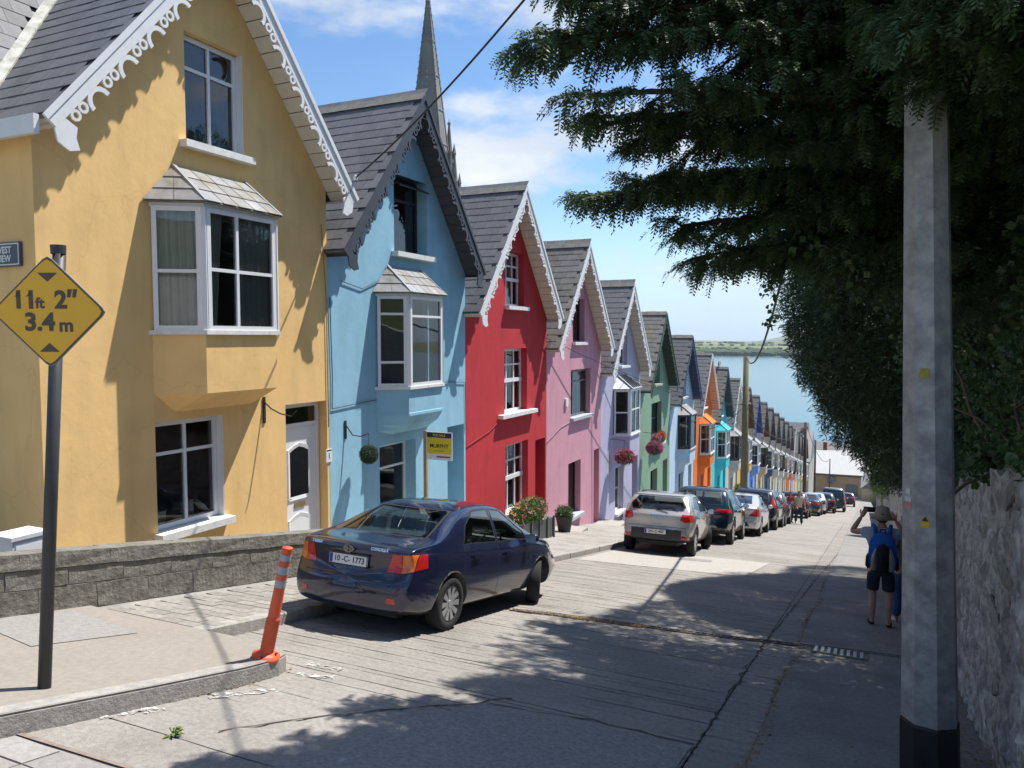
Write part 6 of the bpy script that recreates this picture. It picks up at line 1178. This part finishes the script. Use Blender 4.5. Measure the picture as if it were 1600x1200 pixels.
for k, (x, y, z, dn) in enumerate(tips):
    e = np.array([x, y, z])-o0; s0 = np.array([.0, .1, min(max(e[2]*.75, .9), 6)]); L = np.linalg.norm(e-s0); mid = (s0+e)/2+np.array([0, 0, .16*L])+rt.normal(0, .12, 3); n = 14
    t = np.linspace(0, 1, n)[:, None]; path = (1-t)**2*s0+2*t*(1-t)*mid+t*t*e; limbs.tube([tuple(p) for p in path], [.075*(1-.9*a)+.006 for a in t[:, 0]], 6)
    d = e-s0; d = d/np.linalg.norm(d); lat = np.cross(d, [0, 0, 1.]); lat /= np.linalg.norm(lat); nsub = int(10*dn*L)
    for q in range(nsub):
        ta = 1-.80*(q+rt.random()*.6)/nsub; p0 = np.array([np.interp(ta, t[:, 0], path[:, i]) for i in range(3)]); sg_ = 1 if q % 2 else -1; ls = .22+.55*(1-ta)+rt.uniform(0, .2)
        sd_ = d*rt.uniform(.5, .95)+lat*sg_*rt.uniform(.35, 1.0)+np.array([0, 0, rt.uniform(-.55, .30)]); sd_ /= np.linalg.norm(sd_); sl_ = np.cross(sd_, [0, 0, 1.]); sl_ /= np.linalg.norm(sl_); nt_ = int(12+34*ls)
        a = rt.random(nt_)**.8; pos = p0+sd_*(a*ls)[:, None]+np.array([0, 0, -1.])*(.20*ls*a*a)[:, None]; sgn = np.where(rt.random(nt_) < .5, 1, -1)[:, None]; tl = (.10+.16*(1-a))*rt.uniform(.6, 1.1, nt_)
        dr = sd_*.75+sl_*sgn*.75+np.array([0, 0, -.22])+rt.normal(0, .16, (nt_, 3)); TP.append(pos); TD.append(dr); TS.append(tl)
        far_ = rt.random(nt_) < .55; TP.append(pos[far_]+dr[far_]*(tl[far_]*.75)[:, None]); TD.append(dr[far_]*.8+np.array([0, 0, -.45])); TS.append(tl[far_]*.8)
        hg = rt.random(nt_) < .45; k_ = hg.sum(); TP.append(pos[hg]+rt.normal(0, .03, (k_, 3))); TD.append(np.tile([0, 0, -1.], (k_, 1))+sd_*.45+rt.normal(0, .25, (k_, 3))); TS.append(rt.uniform(.10, .22, k_))
        limbs.tube([tuple(p0), tuple(p0+sd_*ls*.5-np.array([0, 0, .05*ls])), tuple(p0+sd_*ls*.95-np.array([0, 0, .19*ls]))], [.014, .009, .003], 4)
limbs.build('limb', bark, TY, smooth=True)
BODY = [((2.2, 9.2, 5.6), (2.4, 3.2, 2.4)), ((1.5, 8.6, 6.8), (1.8, 2.2, 1.5)), ((2.1, 6.4, 4.6), (1.3, 1.8, 1.8)), ((.9, 11.5, 6.2), (2.2, 2.6, 2.2))]
for c, r_ in BODY:
    m = int(620*(r_[0]*r_[1]+r_[1]*r_[2]+r_[0]*r_[2])/3*.5); P, D = ball_pts(m, c, r_, rt, .72); keep = ~in_any(P, [b for b in BODY if b[0] != c]); P, D = P[keep], D[keep]; P = P+rt.normal(0, .12, P.shape)
    TP.append(P-o0); TD.append(D*.7+np.array([-.1, 0, -.6])+rt.normal(0, .35, D.shape)); TS.append(rt.uniform(.16, .30, len(P)))
P, D, Sz = np.concatenate(TP), np.concatenate(TD), np.concatenate(TS); keep = clear_road(P+o0); P, D, Sz = P[keep], D[keep], Sz[keep]
leaves_obj('crown', yewm, [scatter(P, D, Sz, *YEW, rt, .5)], TY)
# ivy that has grown through the yew and over the wall
IV = thing('ivy', 'broad leaved ivy hanging through the yew and over the wall top', 'climber', (1.9, 8, rz(8)+2)); o1 = np.array(IV.location)
IB = [((1.9, 9.0, 5.2), (2.2, 2.9, 2.3), 4600), ((2.1, 7.6, 2.5), (1.15, 2.6, 2.3), 5200), ((1.0, 8.2, 6.0), (1.7, 1.9, 1.5), 1800), ((-.1, 8.2, 4.5), (.9, 1.1, 1.0), 500), ((2.0, 5.2, 3.4), (1.0, 1.6, 2.4), 2200), ((.4, 10.0, 4.0), (1.1, 1.5, 1.1), 1300), ((1.8, 11.2, 3.0), (1.7, 2.0, 2.8), 2800), ((1.5, 10.5, 6.5), (2.4, 2.6, 2.0), 2200), ((2.3, 4.2, 4.6), (1.0, 1.2, 1.6), 800)]
IP, ID = [], []
for c, r_, m in IB: P, D = ball_pts(m, c, r_, rt, .55); IP.append(P); ID.append(D)
# tendrils and a fringe spilling over the wall
for k in range(46):
    y = rt.uniform(4.6, 13); zt = rz(y)+2.15; L = rt.uniform(.08, .32); m = int(60*L)+6; t = rt.random(m); IP.append(np.stack([1.02-.12*t+rt.normal(0, .09, m), y+rt.normal(0, .14, m), zt+.25-L*t+rt.normal(0, .04, m)], -1)); ID.append(np.tile([-.6, 0, -.8], (m, 1))+rt.normal(0, .3, (m, 3)))
for k in range(26):
    x, y, z = rt.uniform(-1.2, .9), rt.uniform(7.2, 10.5), rt.uniform(2.9, 4.0); L = rt.uniform(.4, 1.2); m = int(26*L); t = rt.random(m); IP.append(np.stack([x+rt.normal(0, .05, m), y+rt.normal(0, .05, m), z-L*t], -1)); ID.append(np.tile([0, -.2, -1.], (m, 1))+rt.normal(0, .5, (m, 3)))
P, D = np.concatenate(IP), np.concatenate(ID); keep = (P[:, 2] > rz(P[:, 1])+1.35) & ((P[:, 0] > .78) | (P[:, 2] > rz(P[:, 1])+3.6)); P, D = P[keep], D[keep]
leaves_obj('foliage', ivym, [scatter(P-o1, D+rt.normal(0, .5, D.shape), rt.uniform(.09, .16, len(P)), *IVY, rt)], IV)
m = 26; P, D = ball_pts(m, (-.2, 8.0, 4.2), (1.5, 1.4, 1.4), rt, .6); leaves_obj('withered_leaves', mat('withered_leaf', (.40, .16, .035), .6, var=.3, trans=.4), [scatter(P-o1, D, np.full(m, .11), *clump_template(1, .8, .75, 2), rt)], IV)
st = MB()
for k in range(16):
    y = rt.uniform(7.2, 9.4); x = rt.uniform(1.15, 1.7); z = rz(y)+rt.uniform(1.9, 2.3); p = [np.array([x, y, z])-o1]; d = np.array([rt.normal(0, .4), rt.normal(0, .5), .7])
    for q in range(7): d = d*.75+rt.normal(0, .32, 3)+np.array([0, 0, .12]); p.append(p[-1]+d*.22)
    st.tube([tuple(a) for a in p], [.022-.002*i for i in range(8)], 5)
st.build('stem', mat('ivy_stem', (.13, .10, .065), .9, var=.3), IV, smooth=True)
# clipped-looking cypress mass further down
CY = thing('cypress_tree', 'dense dark cypress bulging over the wall further down the street', 'tree', (2.4, 16.5, rz(16.5)+1.6)); o2 = np.array(CY.location); MB().tube([(0, 0, -.4), (.05, 0, 2), (.1, .2, 5), (0, .1, 7.5)], [.35, .28, .16, .05], 10).build('trunk', bark, CY, smooth=True)
lb = MB()
for k in range(22): a = rt.uniform(0, 6.28); z = rt.uniform(.6, 6); lb.tube([(.05, 0, z), (cos(a)*1.2, sin(a)*1.6, z+.35), (cos(a)*2.1, sin(a)*2.8, z+.5)], [.07, .05, .015], 5)
lb.build('limb', bark, CY)
HB = [((1.9, 16.2, 3.3), (3.1, 4.0, 3.3), 21000), ((1.5, 19.6, .5), (1.95, 3.0, 2.2), 7500), ((1.2, 13.0, 4.6), (2.4, 3.0, 2.6), 6500), ((1.9, 17.5, 5.6), (2.4, 4.0, 2.6), 4500), ((.9, 15.5, 2.4), (2.35, 2.4, 2.4), 9000), ((1.2, 17.5, 1.25), (2.2, 2.4, 2.2), 6500)]
HP, HD = [], []
for c, r_, m in HB:
    P, D = ball_pts(m, c, r_, rt, .86); w_ = np.sin(P[:, 0]*2.3+P[:, 2]*1.9)*np.sin(P[:, 1]*1.7+P[:, 2]*2.4); P = P+D*(.16*w_)[:, None]+rt.normal(0, .04, P.shape); HP.append(P); HD.append(D)
P, D = np.concatenate(HP), np.concatenate(HD); keep = clear_road(P); P, D = P[keep], D[keep]
leaves_obj('crown', hedgem, [scatter(P-o2, D+np.array([0, 0, -.15])+rt.normal(0, .45, D.shape), rt.uniform(.11, .21, len(P)), *SPIKY, rt)], CY)
LA = thing('laurel_shrub', 'rounded dark laurel shrub over the wall beyond the cypress', 'shrub', (2.2, 26, rz(26)+1.6)); o3 = np.array(LA.location); MB().tube([(0, 0, -.3), (0, 0, 2.5)], [.16, .05], 8).build('trunk', bark, LA)
HP, HD = [], []
for c, r_, m in [((2.4, 25.0, -2.0), (1.5, 3.0, 1.9), 3600), ((2.8, 29.5, -3.1), (1.4, 2.4, 1.6), 2000)]: P, D = ball_pts(m, c, r_, rt, .75); HP.append(P); HD.append(D)
P, D = np.concatenate(HP), np.concatenate(HD); keep = clear_road(P); leaves_obj('crown', ivym, [scatter(P[keep]-o3, D[keep]+rt.normal(0, .5, D[keep].shape), rt.uniform(.16, .26, keep.sum()), *IVY, rt)], LA)
SH = thing('sunlit_shrub', 'bright green sunlit shrub spilling over the wall beside the pale pole', 'shrub', (.95, 36, rz(36)+2.05)); MB().tube([(.2, 0, -.4), (.1, 0, .6)], [.05, .02], 6).build('stem', bark, SH)
P, D = ball_pts(1500, (0, 0, .6), (.85, 1.0, 1.0), rt, .4); leaves_obj('crown', mat('sunlit_leaf', (.16, .24, .05), .6, var=.4, scale=5, trans=.35), [scatter(P, D+np.array([0, 0, .4])+rt.normal(0, .4, D.shape), rt.uniform(.12, .22, 1500), *SPIKY, rt)], SH)
for k, (x, y, lab) in enumerate(((3.0, 40, 'dark green tree behind the wall beyond the sunlit shrub'), (3.2, 52, 'second dark tree behind the wall far down the street'), (3.4, 68, 'third dark tree behind the wall near the foot of the street'))):
    T = thing('background_tree', lab, 'tree', (x, y, rz(y)+1.6), group='trees behind the right hand wall'); MB().tube([(0, 0, -.4), (.1, 0, 2.2)], [.2, .1], 8).build('trunk', bark, T); Q = []
    for q in range(7): c = rt.normal(0, .7, 3)*np.array([.6, 1.4, .8])+np.array([.3, 0, 2.3]); Q.append(ball_pts(520, c, (1.2, 1.5, 1.1), rt, .6))
    P = np.concatenate([a for a, b in Q]); D = np.concatenate([b for a, b in Q]); leaves_obj('crown', ivym, [scatter(P, D+rt.normal(0, .5, D.shape), rt.uniform(.2, .36, len(P)), *IVY, rt)], T)
# ---------------------------------------------------------------- cathedral, buildings at the foot of the street
cst = mat('cathedral_stone', (.235, .225, .215), .9, var=.2, scale=.8, bump=.3, bscale=2, second=(.18, .17, .165), sscale=.4)
ct = thing('cathedral_spire', 'grey stone gothic cathedral spire with pinnacles rising behind the blue house', 'spire', (-72, 120, -24))
def oct_(mb, rings, c=(0, 0), n=8, ph=pi/8):
    prev = None
    for z, r_ in rings:
        ring = [(c[0]+r_*cos(2*pi*k/n+ph), c[1]+r_*sin(2*pi*k/n+ph), z) for k in range(n)]
        if prev: mb.add(prev+ring, [(k, (k+1) % n, n+(k+1) % n, n+k) for k in range(n)])
        prev = ring
    return mb
sb = oct_(MB(), [(52, 4.3), (58, 3.55), (66, 2.62), (76, 1.4), (85, .32), (86.5, .001)]).build('spire', cst, ct, fix=False)
for k in range(8):
    a = 2*pi*k/8+pi/8; MB().tube([(4.3*cos(a), 4.3*sin(a), 52), (1.4*cos(a), 1.4*sin(a), 76), (.3*cos(a), .3*sin(a), 85.3)], [.16, .12, .06], 5).build('rib', cst, sb)
    for j in range(14): z = 70+j*1.15; rr_ = 1.4+(76-z)*.122 if z < 76 else 1.4-(z-76)*.12; MB().lathe([(.02, -.18), (.16, 0), (.02, .18)], 5, (rr_*cos(a)*1.05, rr_*sin(a)*1.05, z)).build('crocket', cst, sb) if k in (0, 3, 4, 5, 6, 7) else None
for z in (60, 66, 72, 78): rr_ = {60: 3.33, 66: 2.64, 72: 1.92, 78: 1.18}[z]; oct_(MB(), [(z-.12, rr_-.03), (z-.12, rr_+.10), (z+.12, rr_+.06), (z+.12, rr_-.05)]).build('string_course', cst, sb)
tw = MB().box(-5, 5, -5, 5, 0, 50).build('tower', cst, ct); oct_(MB(), [(49.9, 7.2), (51, 7.4), (52, 7.2), (52.01, .1)], n=4, ph=pi/4).build('parapet', cst, tw)
for s_ in (-1, 1):
    MB().box(s_*2.2-.9, s_*2.2+.9, -5.06, -5.0, 34, 46).build('louvre_opening', dark, tw); MB().box(5.0, 5.06, s_*2.2-.9, s_*2.2+.9, 34, 46).build('louvre_opening', dark, tw)
def pinn(x, y, z0, zt, w_):
    mb = oct_(MB(), [(z0, w_), (zt-8, w_), (zt-8, w_*1.25), (zt-7.4, w_*1.25), (zt-7.3, w_*.9), (zt-1.2, .18), (zt-1.1, .34), (zt-.8, .3), (zt-.6, .08), (zt, .01)], (x, y), 8); p = mb.build('pinnacle', cst, ct, fix=False)
    for k in range(4):
        a = k*pi/2+pi/4; oct_(MB(), [(z0+4, .3), (zt-6.2, .28), (zt-6.1, .36), (zt-4.2, .01)], (x+w_*1.15*cos(a), y+w_*1.15*sin(a)), 4).build('small_pinnacle', cst, p, fix=False)
    return p
for (x, y, zt) in ((2.3+.7, 1.4+.6, 65), (3.9, 2.3, 59.7), (-4.6, -4.6, 63), (-4.6, 4.6, 63), (4.6, -4.6, 55)): pinn(x, y, 44, zt, .8)
wt = mat('fibre_cement', (.40, .40, .395), .7, var=.08, scale=1, stretch=(3, .3, 1)); tanw = mat('tan_render', (.38, .30, .20), .9, var=.12, scale=.5, bump=.2)
eb = thing('end_building', 'low tan building with a pale sheet roof across the foot of the street', 'building', (-4, 166, rz(166)))
MB().box(-6.8, 5.0, 0, 12, -2, 4.8).build('wall', tanw, eb); MB().prism([(-7.6, -.5, 4.7), (5.3, -.5, 4.85), (6.6, 9, 8.6), (-7.6, 9, 8.0)], (0, 0, .15)).build('roof', wt, eb); MB().box(-7.4, 5.2, -.62, -.5, 4.55, 4.8).build('gutter', darkpaint, eb)
MB().box(.4, 2.6, -.08, -.005, -1, 3.0).build('roller_door', mat('roller_blue', (.13, .16, .2), .6, var=.1), eb); MB().box(-6.79, 4.99, -.03, -.004, -1.5, .9).build('plinth', mat('plinth_grey', (.28, .29, .31), .9), eb)
sdish = thing('satellite_dish', 'grey satellite dish on the wall of the tan building', 'satellite dish', (-6.3, 165.5, rz(166)+3.6)); MB().lathe([(.001, .12), (.4, .08), (.75, 0), (.78, .0), (.4, .11), (.001, .15)], 18, axis='y').build('dish', mat('dish_grey', (.16, .17, .19), .5), sdish, smooth=True); MB().tube([(0, .1, 0), (0, .5, -.3)], .05, 5).build('mount', ironm, sdish); MB().tube([(0, .05, -.7), (0, -.6, 0)], .03, 5).build('feed_arm', ironm, sdish)
def gabled(name, label, x0, x1, y0, y1, zb, ze, zr_, wm_, rm, chim=(), axis='x'):
    b = thing(name, label, 'building', ((x0+x1)/2, y0, zb)); cx = (x0+x1)/2; MB().box(x0-cx, x1-cx, 0, y1-y0, 0, ze-zb).build('wall', wm_, b); ym_ = (y1-y0)/2
    mb = MB()
    if axis == 'x': mb.add([(x0-cx-.2, -.3, ze-zb), (x1-cx+.2, -.3, ze-zb), (x1-cx+.2, ym_, zr_-zb), (x0-cx-.2, ym_, zr_-zb), (x0-cx-.2, y1-y0+.3, ze-zb), (x1-cx+.2, y1-y0+.3, ze-zb)], [(0, 1, 2, 3), (3, 2, 5, 4), (0, 3, 4), (1, 5, 2)])
    else: mb.add([(x0-cx-.2, -.2, ze-zb), (0, -.2, zr_-zb), (x1-cx+.2, -.2, ze-zb), (x0-cx-.2, y1-y0+.2, ze-zb), (0, y1-y0+.2, zr_-zb), (x1-cx+.2, y1-y0+.2, ze-zb)], [(0, 1, 4, 3), (1, 2, 5, 4), (0, 2, 1), (3, 4, 5)])
    rf = mb.build('roof', rm, b)
    for (x, y, h, m_) in chim:
        c = MB().box(x-.45, x+.45, y-.35, y+.35, ze-zb, zr_-zb+h).build('chimney', m_, rf)
    return b
slf = mat('far_slate', (.21, .205, .205), .6, var=.25, scale=1.2, stretch=(1, 4, 4)); brick = mat('red_brick', (.28, .115, .075), .9, var=.3, scale=5)
gabled('slate_house', 'slate roofed house with a brick chimney behind the tan building', -13.2, -1.5, 200, 210, -42, -28.2, -23.9, tanw, slf, [(-1.9, 2.6, .3, brick)])
gabled('grey_gable_house', 'larger grey house closing the bottom end of the terrace', -16.5, FX+.3, 126.6, 139, rz(139)-1, -17.2, -13.1, mat('dull_render', (.40, .38, .34), .9, var=.2, scale=.4), slf, [(3, 6, .5, brick)])
gabled('rear_terrace', 'dark roofed house seen past the bottom of the terrace', -20, -9.6, 142, 150, rz(150)-1, -18.3, -13.2, MATS['dull_render'], slf, [(-1, 4, .8, brick)])
gabled('corner_cottage', 'small pale cottage beyond the hedge at the street foot', -.6, 5, 148, 160, rz(160)-1, -24.6, -22.0, mat('cottage_cream', (.52, .45, .30), .9, var=.1, scale=.5), slf, (), 'y')
# ---------------------------------------------------------------- sea air between here and the far shore
hz_ = bpy.data.materials.new('haze'); hz_.use_nodes = True; t = hz_.node_tree; t.nodes.remove(t.nodes['Principled BSDF']); pv = t.nodes.new('ShaderNodeVolumePrincipled'); pv.inputs['Color'].default_value = (.80, .88, 1, 1); pv.inputs['Density'].default_value = 5.5e-5; pv.inputs['Anisotropy'].default_value = .2; t.links.new(pv.outputs[0], t.nodes['Material Output'].inputs['Volume'])
hb = MB().box(-9100, 9100, -3100, 12100, -64, 72).build('haze', hz_); tag(hb, 'thin pale sea haze over the harbour', 'haze', kind='stuff')
